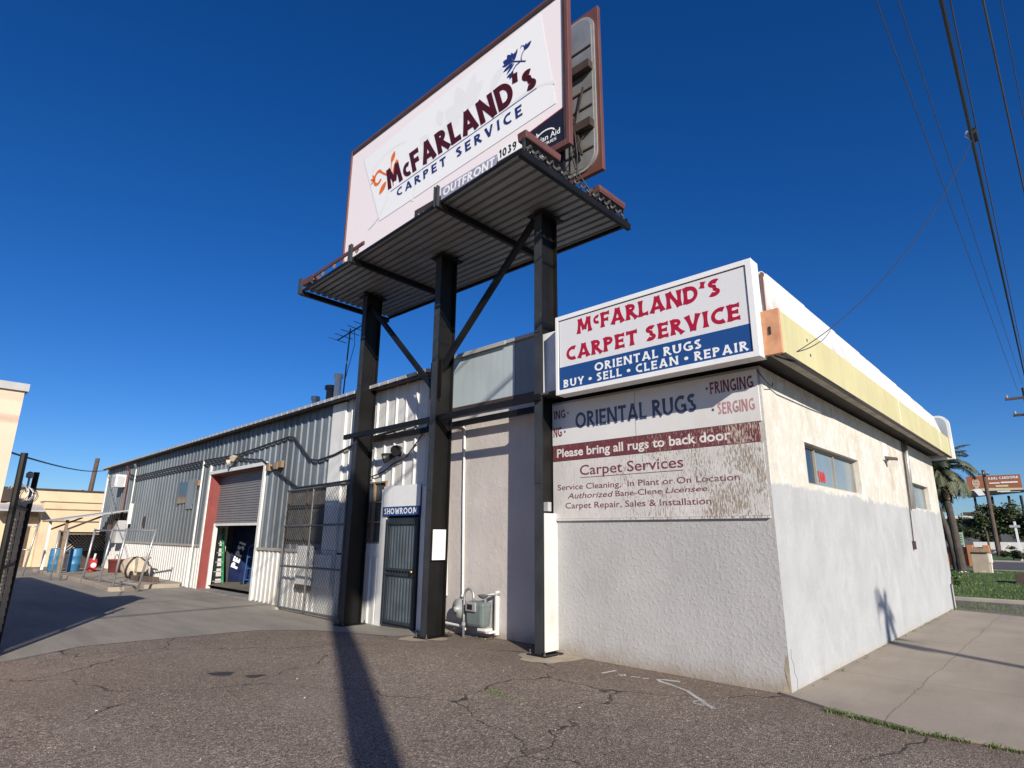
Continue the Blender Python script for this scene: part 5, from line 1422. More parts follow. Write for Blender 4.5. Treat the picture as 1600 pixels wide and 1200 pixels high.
# ------------------------------------------------------------------ far cream block building
FB = thing('cream_block_building', 'long cream block building far behind the loading platform', 'building', (-41, 4, -.13))
MB().box(-48, -40, 6.15, 16, -.4, 3.15).build('wall', 'far_brick', FB)
MB().box(-48, -41.2, -6, 15.9, -.39, 3.82).build('upper_wall', 'far_brick', FB)
MB().box(-41.19, -40.4, 1.5, 6.14, -.38, 2.35).build('annex', 'far_brick', FB)
MB().box(-48.1, -41.1, -6.1, 16.1, 3.825, 3.90).build('coping', 'dark_brown', FB)
MB().box(-41.1, -39.95, 6.10, 16.05, 3.153, 3.19).build('coping', 'tan_wood', FB)
MB().prism([(-41.0, 4.0, 2.95), (-39.2, 4.0, 2.6), (-39.2, 4.0, 2.68), (-41.0, 4.0, 3.03)], (0, 2.1, 0)).build('door_canopy', 'mineral', FB)
MB().box(-40.39, -40.36, 5.0, 5.8, -.2, 1.9).build('door', 'pole_wood', FB)
mb = MB().box(-39.99, -39.94, 6.2, 15, 2.13, 2.19); mb.box(-39.99, -39.96, 6.2, 15, 2.75, 2.80); mb.build('pipe_run', 'tan_wood', FB)
LS = thing('lattice_screen', 'dark wooden lattice screen behind the blue barrels', 'screen', (-33.5, 6.6, 0))
mb = MB()
for s in (1, -1):
    for k_ in range(-6, 16):
        u0 = k_ * .14; pts_ = []
        a = Vector((-33.5, 6.1 + u0, .75)); b = a + Vector((0, s * .75, .75))
        if s == -1: a.y += .75; b = a + Vector((0, -.75, .75))
        lo = max(a.y, b.y); 
        if min(a.y, b.y) < 6.0 or lo > 8.0: continue
        mb.bar(a, b, .03, .04, (1, 0, 0))
mb.build('lattice', 'cream_metal', LS)
mb = MB(); mb.box(-33.54, -33.46, 5.95, 6.02, 0, 1.6); mb.box(-33.54, -33.46, 7.98, 8.05, 0, 1.6); mb.box(-33.54, -33.46, 6.021, 7.979, 1.52, 1.6); mb.box(-33.54, -33.46, 6.021, 7.979, .70, .76); mb.box(-33.6, -33.57, 6.02, 7.98, 0, 1.5); mb.build('frame', 'dark_brown', LS)

# ------------------------------------------------------------------ platform clutter
def barrel(loc, label):
    t = thing('plastic_barrel', label, 'barrel', loc, 'blue barrels on the loading platform')
    x, y, z = loc
    MB().lathe(loc, [(.24, 0), (.265, .03), (.275, .3), (.29, .32), (.275, .34), (.275, .62), (.29, .64), (.275, .66), (.265, .92), (.24, .96), (.22, .96), (.21, .93), (.02, .93)], 20).build('drum', 'blue_barrel', t, smooth=True)
    MB().lathe((x + .1, y - .08, z + .925), [(.04, 0), (.04, .03), (.01, .035)], 10).build('bung', 'black', t)
    t.scale = (.86, .86, .97)
    return t
b0 = barrel((-31.3, 5.55, 0), 'blue plastic barrel nearest the pipe gate, left of its twin')
barrel((-31.0, 6.15, 0), 'blue plastic barrel standing next to the red jerry can')
J = thing('jerry_can', 'red jerry can with white cap beside the blue barrels', 'fuel can', (-30.6, 6.75, 0))
MB().prism([(-30.8, 6.60, 0), (-30.4, 6.60, 0), (-30.4, 6.60, .42), (-30.55, 6.60, .55), (-30.8, 6.60, .50)], (0, .25, 0)).build('can', 'red_plastic', J, .03)
MB().tube([(-30.47, 6.72, .48), (-30.40, 6.72, .60), (-30.36, 6.72, .72)], .04, 8).build('spout', 'white', J)
MB().lathe((-30.385, 6.72, .26), [(.10, 0), (.10, .012), (.01, .014)], 12, (1, 0, 0)).build('round_label', 'white', J)
K = thing('red_bucket', 'dark red bucket standing against the white lower cladding', 'bucket', (-29.3, 7.25, 0))
MB().lathe((-29.3, 7.25, 0), [(.22, 0), (.28, .48), (.30, .48), (.30, .52), (.27, .52), (.21, .04), (.01, .04)], 18).build('pail', 'red', K, smooth=True)
MB().tube([(-29.3 + .29 * math.cos(a), 7.25, .46 + .25 * math.sin(a)) for a in [math.pi * i / 10 for i in range(11)]], .012, 5).build('handle', 'wire', K)
# cement mixer
CM = thing('cement_mixer', 'cream cement mixer with a round drum lying beside the white cladding', 'cement mixer', (-25.3, 6.9, 0))
ax = Vector((-.72, -.62, .25)).normalized()
MB().lathe((-25.4, 6.85, .48), [(.30, -.45), (.43, -.38), (.47, -.1), (.47, .1), (.33, .42), (.25, .48), (.22, .48), (.30, .38), (.40, .1), (.05, -.3)], 22, ax).build('drum', 'cream_metal', CM, smooth=True)
MB().lathe((-25.4, 6.85, .48), [(.475, -.05), (.495, -.05), (.495, .05), (.475, .05)], 22, ax).build('drum_ring', 'dark_brown', CM)
mb = MB().tube([(-25.9, 6.5, .55), (-25.0, 7.2, .95), (-24.6, 7.3, .5), (-24.6, 7.3, .05)], .04, 6); mb.tube([(-25.9, 6.9, .05), (-25.0, 7.1, .5), (-24.4, 6.6, .08)], .04, 6); mb.tube([(-24.6, 7.2, .85), (-23.6, 7.0, 1.0)], .03, 6)
mb.build('stand', 'cream_metal', CM)
MB().box(-24.95, -24.45, 6.75, 7.15, .30, .95).build('motor_box', 'cream_metal', CM, .03)
for yy in (6.55, 7.15): MB().lathe((-24.5, yy, .18), [(.04, -.05), (.18, -.04), (.18, .04), (.04, .05)], 16, (0, 1, 0)).build('wheel', 'rubber', CM)
WB = MB().hexa([(-24.2, 6.5, 0), (-22.7, 6.75, 0), (-22.7, 6.95, 0), (-24.2, 6.7, 0), (-24.2, 6.5, .16), (-22.7, 6.75, .16), (-22.7, 6.95, .16), (-24.2, 6.7, .16)]).build('timber_beam', 'pole_wood', None, .01)
tag(recenter(WB, (-23.4, 6.72, 0)), 'dark timber beam lying on the platform next to the mixer', 'timber')
CM.scale = (.78, .78, .78)
# lean-to awning
AW = thing('lean_to_awning', 'sloping sheet awning on thin posts over the loading platform', 'awning', (-31.5, 6.6, 0))
MB().hexa([(-33.4, 5.3, 2.06), (-29.6, 5.3, 2.06), (-29.6, 7.55, 2.5), (-33.4, 7.6, 2.5), (-33.4, 5.3, 2.11), (-29.6, 5.3, 2.11), (-29.6, 7.55, 2.55), (-33.4, 7.6, 2.55)]).build('roof_sheet', 'roof', AW)
MB().box(-29.59, -29.5, 7.46, 7.6, 1.95, 2.8).build('end_board', 'white_trim', AW)
for x in (-33.2, -29.9): MB().bar((x, 5.45, 0), (x, 5.45, 2.07), .10, .10, (0, 1, 0)).build('awning_post', 'tan_wood' if x > -31 else 'white_trim', AW)
for x in (-33.2, -29.9): MB().bar((x, 5.5, 1.7), (x, 6.6, 2.24), .07, .07).build('knee_brace', 'dark_brown', AW)
for k_, (x, z0, z1, d, m, lab) in enumerate(((-30.5, 1.15, 2.1, .35, 'mineral', 'pale grey electrical cabinet under the awning, the larger one'), (-31.8, 1.2, 1.95, .28, 'galv', 'small dull metal electrical cabinet deep under the awning'))):
    t = thing('electrical_cabinet', lab, 'electrical cabinet', (x, wy(x) - .2, z0))
    MB().box(x - .4, x + .4, wy(x) - .05 - d, wy(x) - .05, z0, z1).build('housing', m, t, .02)
    MB().box(x - .36, x + .36, wy(x) - .062 - d, wy(x) - .051 - d, z0 + .05, z1 - .05).build('door', m, t, .006)
    MB().tube([(x, wy(x) - .15, z1), (x, wy(x) - .12, z1 + .25)], .03, 6).build('conduit', 'dark_brown', t)
# pipe frames standing on the apron edge
def pipe_frame(loc, cols, h, rails, label, group=None):
    t = thing('pipe_fence', label, 'fence', loc, group)
    for (x, y, lx, ly) in cols:
        MB().tube([(x, y, -.15), (x + lx, y + ly, h)], .036, 8).build('upright', 'pipe_galv', t, smooth=True)
    (x0, y0, a0, b0), (x1, y1, a1, b1) = cols[0], cols[-1]
    for zr in rails:
        f = (zr + .15) / (h + .15)
        MB().tube([(x0 + a0 * f, y0 + b0 * f, zr), (x1 + a1 * f, y1 + b1 * f, zr)], .028, 8).build('rail', 'pipe_galv', t, smooth=True)
    return t
pipe_frame((-23.5, 5.5, -.13), [(-25.8, 5.44, .05, .12), (-24.1, 5.55, .05, .15), (-21.6, 5.34, .15, .12), (-20.95, 5.85, .25, .20)], 1.72, (1.66, .08), 'bare galvanised pipe fence along the edge of the loading platform')
pipe_frame((-27.5, 5.0, -.13), [(-27.9, 4.9, .05, .0), (-27.3, 5.06, .05, .0)], 1.66, (1.62, 1.0, .2), 'narrow galvanised pipe gate in front of the blue barrels')
pipe_frame((-31, 4.2, -.13), [(-31.2, 4.1, .2, .15), (-30.9, 4.5, .2, .15)], 1.9, (1.8, .9), 'old pale pipe gate next to the cream building')

# ------------------------------------------------------------------ things inside the rolling door
VM = thing('vending_machine', 'dark blue drink vending machine inside the open rolling door', 'vending machine', (-20.4, 9.1, -.1))
rot = math.radians(28)
def loc_frame(c, a):
    ca, sa = math.cos(a), math.sin(a)
    def f(x, y, z): return (c[0] + x * ca - y * sa, c[1] + x * sa + y * ca, c[2] + z)
    return f
F_ = loc_frame((-20.92, 8.98, -.10), math.radians(40))
def fbox(F, x0, x1, y0, y1, z0, z1): return MB().hexa([F(x0, y0, z0), F(x1, y0, z0), F(x1, y1, z0), F(x0, y1, z0), F(x0, y0, z1), F(x1, y0, z1), F(x1, y1, z1), F(x0, y1, z1)])
fbox(F_, -.55, .55, 0, .75, 0, 1.95).build('machine_body', 'wire', VM, .02)
fbox(F_, -.52, .30, -.03, -.002, .12, 1.92).build('front_panel', 'machine_blue', VM, .01)
fbox(F_, .31, .52, -.03, -.002, .12, 1.92).build('control_strip', 'black', VM, .01)
mb = Words(); text_caps(mb, 'PEPSI', [F_(-.24, -.034, .52), F_(-.02, -.034, 1.36), F_(-.47, -.034, .60), F_(-.25, -.034, 1.44)], FRONT, 0.24, 0.05, 0.10); mb.build('white_lettering', 'bb_white', VM)
HT = thing('hand_truck', 'blue hand truck standing upright in front of the vending machine', 'hand truck', (-19.75, 8.4, -.1))
H_ = loc_frame((-19.80, 8.72, -.10), math.radians(35))
mb = MB()
for x in (-.22, 0, .22): mb.tube([H_(x, 0, .08), H_(x, .10, 1.25)], .022, 6)
for z in (.25, .6, .95): mb.tube([H_(-.22, .02 + .06 * z, z), H_(.22, .02 + .06 * z, z)], .018, 6)
mb.tube([H_(-.22, .10, 1.25), H_(-.12, .11, 1.34), H_(.12, .11, 1.34), H_(.22, .10, 1.25)], .022, 6)
mb.build('frame', 'truck_blue', HT)
fbox(H_, -.24, .24, -.32, .0, .01, .03).build('toe_plate', 'truck_blue', HT)
for x in (-.28, .28): MB().lathe(H_(x, .10, .13), [(.03, -.03), (.13, -.03), (.13, .03), (.03, .03)], 14, (math.cos(math.radians(35)), math.sin(math.radians(35)), 0)).build('wheel', 'rubber', HT)
LD = thing('step_ladder', 'green step ladder leaning on the white wall inside the rolling door', 'ladder', (-20.9, 7.95, -.1))
mb = MB()
mb.bar((-20.75, 7.85, -.1), (-21.12, 8.0, 1.75), .05, .07); mb.bar((-20.75, 8.25, -.1), (-21.12, 8.2, 1.75), .05, .07); mb.build('side_rails', 'ladder_green', LD)
mb = MB()
for k_ in range(6):
    t = .1 + k_ * .16; mb.bar((-20.75 - .37 * t, 7.85 + .15 * t, -.1 + 1.85 * t), (-20.75 - .37 * t, 8.25 - .05 * t, -.1 + 1.85 * t), .09, .03)
mb.build('treads', 'meter_light', LD)
SH = thing('storage_rack', 'dark rack with stacked pale tins behind the hand truck', 'rack', (-18.6, 10.2, -.1))
mb = MB()
for x in (-19.0, -17.9):
    for y in (9.9, 10.4): mb.box(x - .03, x + .03, y - .03, y + .03, -.1, 1.7)
for z in (.3, .8, 1.3): mb.box(-19.0, -17.9, 9.9, 10.4, z, z + .03)
mb.build('frame', 'steel', SH)
mb = MB()
for i in range(4):
    for z in (.33, .83): mb.lathe((-18.85 + .25 * i, 10.05, z), [(.1, 0), (.1, .25), (.08, .27)], 10)
mb.build('tins', 'meter_light', SH)

# ================================================================== PALMS, TREES, FAR RIGHT
def frond(mb, c, az, el0, L, droop, wid, rnd):
    """one feather frond: rachis curving down with leaflets on both sides"""
    pts = []; p = Vector(c); el = el0; n = 12
    for i in range(n + 1):
        pts.append(p.copy())
        d = Vector((math.cos(az) * math.cos(el), math.sin(az) * math.cos(el), math.sin(el)))
        p = p + d * (L / n); el -= droop / n * (0.5 + 1.2 * i / n)
    mb.tube(pts, [.03 - .026 * i / n for i in range(n + 1)], 4)
    side = Vector((-math.sin(az), math.cos(az), 0))
    for i in range(1, n + 1):
        for sub in (0, .33, .66):
            t = (i + sub - 1) / n
            k = min(n - 1, int(t * n)); q = pts[k].lerp(pts[k + 1], t * n - k)
            d = (pts[k + 1] - pts[k]).normalized(); up = side.cross(d)
            w = wid * (math.sin(math.pi * min(1, t * .92 + .06)) ** .6)
            for s in (-1, 1):
                tip = q + side * s * w * .8 + d * w * .55 - Vector((0, 0, w * rnd.uniform(.25, .6)))
                b = d * .035
                mb.quad(q - b, q + b, tip + d * .012, tip - d * .012)

def palm(loc, lean, h, r, nf, L, label, seed, group=None, wid=.34):
    rnd = random.Random(seed)
    t = thing('palm_tree', label, 'palm tree', loc, group)
    x, y, z = loc
    pts = [Vector((x + lean[0] * u * u, y + lean[1] * u * u, z + h * u)) for u in [i / 14 for i in range(15)]]
    mb = MB(); mb.tube(pts, [r * (1.35 - .5 * u if u < .3 else 1.18 - .15 * u) * (1 + .06 * ((i % 2) * 2 - 1)) for i, u in enumerate([i / 14 for i in range(15)])], 12)
    mb.build('trunk', 'bark', t)
    c = pts[-1]
    g = MB(); d = MB()
    for k in range(nf):
        az = 2 * math.pi * (k * .618 + rnd.random() * .05); e = rnd.uniform(-.25, 1.35)
        frond(g, c + Vector((0, 0, rnd.uniform(-.1, .2))), az, e, L * rnd.uniform(.8, 1.1), rnd.uniform(1.4, 2.5), wid, rnd)
    for k in range(nf // 3):
        az = rnd.uniform(0, 6.28); frond(d, c - Vector((0, 0, .25)), az, rnd.uniform(-1.3, -.7), L * .55, .7, .22, rnd)
    g.build('crown', 'palm_leaf', t); d.build('dry_fronds', 'palm_dead', t)
    return t
palm((-4.72, 38.0, 0.05), (-.25, 0, ), 4.9, .15, 46, 2.15, 'palm with a curved stout trunk just past the far corner of the stucco building', 3)
palm((-5.0, 38.6, 0.05), (-.75, .3), 4.4, .12, 34, 2.0, 'thinner palm half hidden behind the far corner and the stouter palm', 4)

def tree(name, loc, h, blobs, trunk_r, label, mat, n, leaf, seed, cat='tree', limbs=5):
    rnd = random.Random(seed)
    t = thing(name, label, cat, loc)
    x, y, z = loc
    top = Vector((x, y, z + h * .45))
    mb = MB().tube([(x, y, z - .1), (x + .1, y, z + h * .22), tuple(top)], [trunk_r, trunk_r * .75, trunk_r * .6], 8)
    for (bx, by, bz, br, bh) in blobs[:limbs]:
        b = Vector((x + bx, y + by, z + bz))
        mb.tube([tuple(top - Vector((0, 0, h * .12))), tuple(top.lerp(b, .55) + Vector((0, 0, .1))), tuple(b)], [trunk_r * .5, trunk_r * .3, trunk_r * .1], 6)
    mb.build('trunk', 'bark', t)
    mb = MB()
    tot = sum(b[3] ** 2 for b in blobs)
    for (bx, by, bz, br, bh) in blobs:
        k = int(n * br * br / tot)
        sub = [(rnd.gauss(0, .5), rnd.gauss(0, .5), rnd.gauss(0, .5)) for _ in range(14)]
        for _ in range(k):
            s = rnd.choice(sub)
            px = s[0] * br + rnd.gauss(0, .20) * br; py = s[1] * br + rnd.gauss(0, .20) * br; pz = s[2] * bh + rnd.gauss(0, .20) * bh
            c = Vector((x + bx + px, y + by + py, z + bz + pz))
            u = Vector((rnd.gauss(0, 1), rnd.gauss(0, 1), rnd.gauss(0, .6))).normalized(); v = u.cross(Vector((rnd.gauss(0, 1), rnd.gauss(0, 1), rnd.gauss(0, 1)))).normalized()
            L = leaf * rnd.uniform(.6, 1.3); W = L * .45
            mb.poly([c - u * L, c + v * W, c + u * L, c - v * W])
    mb.build('crown', mat, t)
    return t
tree('shade_tree', (-6.6, 80, .06), 5.6, [(0, 0, 3.6, 1.7, 1.1), (1.6, .5, 3.9, 1.6, 1.1), (3.2, 0, 3.6, 1.7, 1.3), (-1.1, .4, 3.1, 1.1, .8), (.9, -.6, 2.7, 1.3, .8), (2.6, -.7, 2.5, 1.3, .8), (4.6, .3, 3.2, 1.5, 1.2), (.2, 0, 4.5, .9, .6)], .20, 'wide dark leafy tree standing under the far orange billboard', 'leaf', 15000, .16, 5)
tree('shade_tree', (-12.6, 100, .06), 5.0, [(0, 0, 2.8, 2.0, 1.3), (1.8, 0, 2.5, 1.5, 1.1), (-1.8, 0, 2.4, 1.6, 1.0), (3.4, .3, 2.0, 1.2, .9)], .2, 'dim leafy tree against the dark block building near the palm', 'leaf_dark', 9000, .18, 6)
tree('shade_tree', (2.6, 84, .06), 5.5, [(0, 0, 3.5, 2.0, 1.4), (-1.5, 0, 2.8, 1.5, 1.1), (1.8, 0, 3.0, 1.6, 1.2)], .2, 'leafy tree at the right edge past the white cross', 'leaf', 9000, .17, 7)
tree('round_shrub', (-4.15, 48 + 11, .06), .9, [(0, 0, .45, .6, .32), (.4, 0, .4, .4, .3)], .05, 'low round shrub on the grass beyond the road, behind the tan pillar', 'leaf_dark', 3000, .07, 8, 'shrub', 2)
tree('round_shrub', (-2.6, 61, .06), 1.3, [(0, 0, .7, .8, .5), (.7, 0, .6, .7, .45)], .05, 'rounded shrub at the foot of the white cross', 'leaf', 3500, .08, 9, 'shrub', 2)
tree('round_shrub', (-3.42, 26, .06), .4, [(0, 0, .22, .16, .16), (-.3, .2, .2, .2, .15)], .03, 'weedy little bush in the grass against the far corner of the white wall', 'weed', 700, .04, 10, 'shrub', 2)
# small palm outside the frame on the right, whose shadow falls on the side wall
palm((11.6, 3.5, -.05), (0, 0), 7.62, .10, 11, .75, 'slim young palm beside the side pavement', 13, None, .10)

# tan pillar with tiled cap
PL = thing('masonry_pillar', 'tan rendered pillar with a sloping cap and small meter box on the grass', 'pillar', (-3.72, 36.3, .05))
MB().box(-4.05, -3.40, 36.0, 36.6, -.05, 1.02).build('shaft', 'tan_block', PL, .015)
MB().hexa([(-4.14, 35.9, 1.02), (-3.31, 35.9, 1.02), (-3.31, 36.7, 1.02), (-4.14, 36.7, 1.02), (-3.95, 36.15, 1.20), (-3.5, 36.15, 1.20), (-3.5, 36.45, 1.20), (-3.95, 36.45, 1.20)]).build('cap', 'tan_wood', PL)
MB().box(-3.395, -3.28, 36.1, 36.35, .55, .95).build('meter_box', 'white', PL, .01)
MB().tube([(-3.34, 36.22, .55), (-3.36, 36.22, -.05)], .03, 6).build('conduit', 'white_trim', PL)
# orange wall with raised piers
OW = thing('orange_garden_wall', 'low orange painted wall with raised piers beyond the palms', 'wall', (-5.4, 47.5, .0))
MB().box(-9.5, -4.4, 47.4, 47.6, -.1, .72).build('wall', 'orange_wall', OW)
for k in range(7):
    x = -9.3 + .80 * k; MB().box(x - .16, x + .16, 47.28, 47.72, -.1, 1.26).build('pier', 'orange_wall', OW, .02)
for k in range(6):
    x = -8.9 + .8 * k; MB().box(x - .235, x + .235, 47.46, 47.54, .725, 1.14).build('infill_panel', 'tan_wood', OW)
# far dark building
DB = thing('dark_block_building', 'long dark grey block building with a pale parapet far to the right', 'building', (0, 115, 0))
MB().box(-15.0, 30, 110, 122, -.1, 4.55).build('wall', 'shed_dark', DB)
MB().box(-15.1, 30.1, 109.9, 122.1, 4.552, 4.95).build('parapet', 'white_trim', DB)
for k in range(4): MB().box(-12.5 + 2.4 * k, -11.4 + 2.4 * k, 111, 112.5, 4.952, 5.5 + .3 * (k % 2)).build('roof_unit', 'mineral' if k % 2 else 'crate_brown', DB)
MB().box(-10.5, 20, 98, 99.2, -.1, 1.3).build('low_wall', 'white_trim', DB)
MB().box(-9.4, -6.8, 96.0, 97.2, 1.0, 1.12).build('porch_roof', 'white_trim', DB)
# white cross
CR = thing('roadside_cross', 'tall white cross standing by a shrub on the far grass', 'cross', (-3.67, 60, .05))
MB().box(-3.74, -3.60, 59.93, 60.07, 0, 2.95).build('upright', 'white', CR, .01)
MB().box(-4.02, -3.40, 59.90, 60.10, 2.50, 2.68).build('crossbar', 'mineral', CR, .01)
# small green board
GS = thing('green_notice_board', 'pale green notice board on posts behind the orange wall', 'notice board', (-6.08, 50, 0))
MB().box(-6.35, -5.82, 49.96, 50.0, 1.25, 2.05).build('board', 'green_sign', GS)
for x in (-6.3, -5.87): MB().box(x - .03, x + .03, 50.001, 50.06, 0, 2.05).build('post', 'white_trim', GS)
mb = MB()
for k in range(4): mb.box(-6.12, -5.9, 49.955, 49.9595, 1.4 + .15 * k, 1.46 + .15 * k)
mb.build('printing', 'leaf_dark', GS)
# far billboard
F2 = thing('far_billboard', 'distant rust orange billboard with a portrait and white lettering', 'billboard', (-7.3, 100, 0))
fx0, fx1 = -10.25, -4.65
MB().box(fx0, fx1, 100.0, 100.3, 7.8, 9.78).build('face_panel', 'sign_rust', F2)
MB().hexa([(fx0 - .15, 99.8, 7.05), (fx1 + .1, 99.8, 7.55), (fx1 + .1, 100.4, 7.55), (fx0 - .15, 100.4, 7.05), (fx0 - .15, 99.8, 7.79), (fx1 + .1, 99.8, 7.79), (fx1 + .1, 100.4, 7.79), (fx0 - .15, 100.4, 7.79)]).build('apron', 'wire', F2)
MB().prism([(fx0, 99.99, 7.81), (fx1, 99.99, 7.81), (fx1, 99.99, 8.05), (-8.6, 99.99, 8.16), (fx0, 99.99, 7.95)], (0, .008, 0)).build('cream_stripe', 'cream_print', F2)
mb = Words()
text_caps(mb, 'KARL CARDONA', [(-7.9, 99.97, 9.22), (-4.85, 99.97, 9.28), (-7.9, 99.97, 9.52), (-4.85, 99.97, 9.60)], FRONT, .2, .1, .12)
mb.build('white_lettering', 'bb_white', F2); mb = MB()
mb.poly([(-8.25, 99.97, 9.1), (-8.12, 99.97, 9.4), (-8.22, 99.97, 9.6), (-8.36, 99.97, 9.4)])
mb.build('white_mark', 'bb_white', F2)
for a in ((-7.9, -6.8, 99.95, 99.97, 8.70, 8.84), (-6.7, -5.0, 99.95, 99.97, 8.72, 8.90), (-7.2, -5.9, 99.78, 99.797, 7.62, 7.75), (-6.9, -4.9, 99.78, 99.797, 7.56, 7.60)): MB().box(*a).build('white_line', 'bb_white', F2)
mb = MB(); mb.box(-7.3, -6.0, 99.955, 99.985, 8.25, 8.48); mb.build('cream_lettering', 'cream_print', F2)
mb = MB(); mb.prism([(-9.28 + .42 * math.cos(a), 99.96, 8.86 + .58 * math.sin(a)) for a in [2 * math.pi * i / 20 for i in range(20)]], (0, .02, 0)); mb.prism([(-9.5, 99.965, 8.0), (-9.05, 99.965, 8.0), (-9.1, 99.965, 8.5), (-9.45, 99.965, 8.5)], (0, .02, 0)); mb.build('portrait', 'skin_print', F2)
mb = MB(); mb.prism([(-9.45, 99.93, 8.98), (-9.34, 99.93, 8.98), (-9.34, 99.93, 8.93), (-9.45, 99.93, 8.93)], (0, .02, 0)); mb.prism([(-9.22, 99.93, 8.98), (-9.11, 99.93, 8.98), (-9.11, 99.93, 8.93), (-9.22, 99.93, 8.93)], (0, .02, 0)); mb.prism([(-9.40, 99.93, 8.62), (-9.16, 99.93, 8.64), (-9.16, 99.93, 8.60), (-9.40, 99.93, 8.57)], (0, .02, 0)); mb.build('portrait_features', 'hair_print', F2)
mb = MB().prism([(-9.7, 99.78, 8.05), (-8.9, 99.78, 8.1), (-8.5, 99.78, 7.25), (-9.2, 99.78, 7.2)], (0, .03, 0)); mb.build('white_shirt', 'bb_white', F2)
for x in (-9.7, -7.9, -6.2, -5.0): MB().tube([(x, 100.1, 0), (x, 100.1, 7.1)], .14, 8).build('post', 'steel', F2)
MB().bar((-10.3, 99.5, 7.0), (-4.5, 99.5, 7.48), .5, .06).build('catwalk', 'steel', F2)
# utility poles
def upole(loc, h, r, arms, label, lean=(0, 0)):
    t = thing('utility_pole', label, 'utility pole', loc)
    x, y, z = loc
    MB().tube([(x, y, z - .3), (x + lean[0], y + lean[1], z + h)], [r, r * .72], 10).build('pole', 'pole_wood', t)
    for (dz, w, dx) in arms:
        cx = x + lean[0] * (h + dz) / h
        MB().box(cx - w / 2 + dx, cx + w / 2 + dx, y - r - .12, y - r - .001, z + h + dz - .06, z + h + dz + .06).build('crossarm', 'pole_wood', t)
        mb = MB()
        for k in range(3):
            ix = cx + dx - w / 2 + .1 + (w - .2) * k / 2
            mb.lathe((ix, y - r - .06, z + h + dz + .06), [(.03, 0), (.055, .05), (.03, .09), (.05, .13), (.02, .17)], 8)
        mb.build('insulators', 'mineral', t)
    return t
upole((-6.2, 75, 0), 8.3, .20, [(-.45, .9, 0)], 'brown utility pole standing in front of the far billboard')
upole((-1.0, 40.5, 0), 9.4, .15, [(-.55, 1.7, 0), (-1.45, 1.5, .1)], 'utility pole at the right edge carrying the overhead wires')
upole((-8.4, 92, 0), 4.9, .12, [(-.1, 1.5, -.3)], 'short dark pole with a crossarm next to the palm')
upole((-70, 13.9, 0), 8.7, .26, [(-3.2, 1.6, -.8)], 'leaning wooden utility pole behind the cream block building', (0, .35))
upole((.45, -26, 0), 10.2, .17, [(-.55, 1.7, 0), (-1.45, 1.5, .1)], 'utility pole carrying the overhead wires back along the street')
# the big steel pole behind the viewer that lays its shadow across the yard
SP = thing('steel_sign_pole', 'thick plain steel pole standing behind the yard', 'pole', (6.5, -3.02, 0))
MB().tube([(6.5, -3.02, -.3), (6.5, -3.02, 11.5)], .19, 20).build('shaft', 'steel', SP, smooth=True)
MB().lathe((6.5, -3.02, 0), [(.42, -.1), (.42, .03), (.22, .031)], 16).build('base_plate', 'steel', SP)
MB().box(5.3, 7.7, -3.12, -2.92, 9.6, 11.6).build('sign_head', 'mineral', SP)

# overhead wires
def wire(pts, r, label, mat='wire_thin', group='overhead wires along the street'):
    o = MB().tube(pts, r, 5).build('overhead_wire', mat); tag(o, label, 'wire', group); return o
WY0, WY1 = -26.0, 40.4
def span(x0, z0, x1, z1, s): return sag((x0, WY0, z0), (x1, WY1, z1), s, 40)
wire(span(-.50, 9.2, -1.265, 9.28, .12), .008, 'leftmost thin overhead wire over the side pavement')
wire(span(-.31, 9.4, -1.03, 9.59, .12), .008, 'second thin overhead wire from the left')
wire(span(.52, 7.5, -.86, 8.1, .10), .026, 'thick black overhead cable with a wire splice', 'wire')
wire(span(.62, 7.62, -.80, 8.2, .10), .010, 'thin overhead wire hugging the thick black cable on its right')
wire(span(-.24, 9.0, .62, 9.05, .10), .017, 'pale thick overhead cable near the right edge')
wire(span(-.2, 9.4, .95, 9.45, .10), .008, 'rightmost thin overhead wire')
SPX = Vector((-.215, 10.84, 7.80))
K3 = thing('cable_splice', 'small splice clamp where the drop wire leaves the thick black cable', 'clamp', SPX)
MB().tube([SPX - Vector((0, .16, .0)), SPX + Vector((0, .16, .02))], .055, 8).build('clamp_body', 'wire', K3)
MB().tube([SPX + Vector((0, .1, .05)), SPX + Vector((-.08, 0, .12)), SPX + Vector((-.1, -.12, -.02)), SPX + Vector((-.05, -.05, -.06))], .012, 5).build('clamp_tail', 'pipe_galv', K3)
o = MB().tube(sag(SPX, (-2.10, 7.09, 3.72), .42, 24), .0060, 5).build('drop_wire', 'wire')
tag(o, 'thin drop wire curving from the overhead cable to the yellow fascia', 'wire')
o = MB().tube(sag((-11.75, 1.23, 2.78), (-35.3, 7.62, 4.62), .15, 24), .016, 5).build('drop_wire', 'wire')
tag(o, 'dark wire stretched from the peach building to the far warehouse corner', 'wire')
o = MB().tube([(-2.52, 6.93, 3.55), (-2.44, 6.9, 3.42), (-2.42, 7.0, 3.36), (-2.45, 7.2, 3.38), (-2.48, 7.3, 3.45)], .006, 5).build('loose_wire', 'wire')
tag(o, 'short loose wire loop on the top corner of the stucco wall', 'wire')
o = MB().tube([(-2.2, 6.64, 3.59), (-2.05, 7.2, 3.56), (-2.06, 8.4, 3.57), (-2.1, 9.5, 3.58)], .010, 5).build('loose_wire', 'wire')
tag(o, 'thin cable hanging along the underside of the yellow fascia', 'wire')

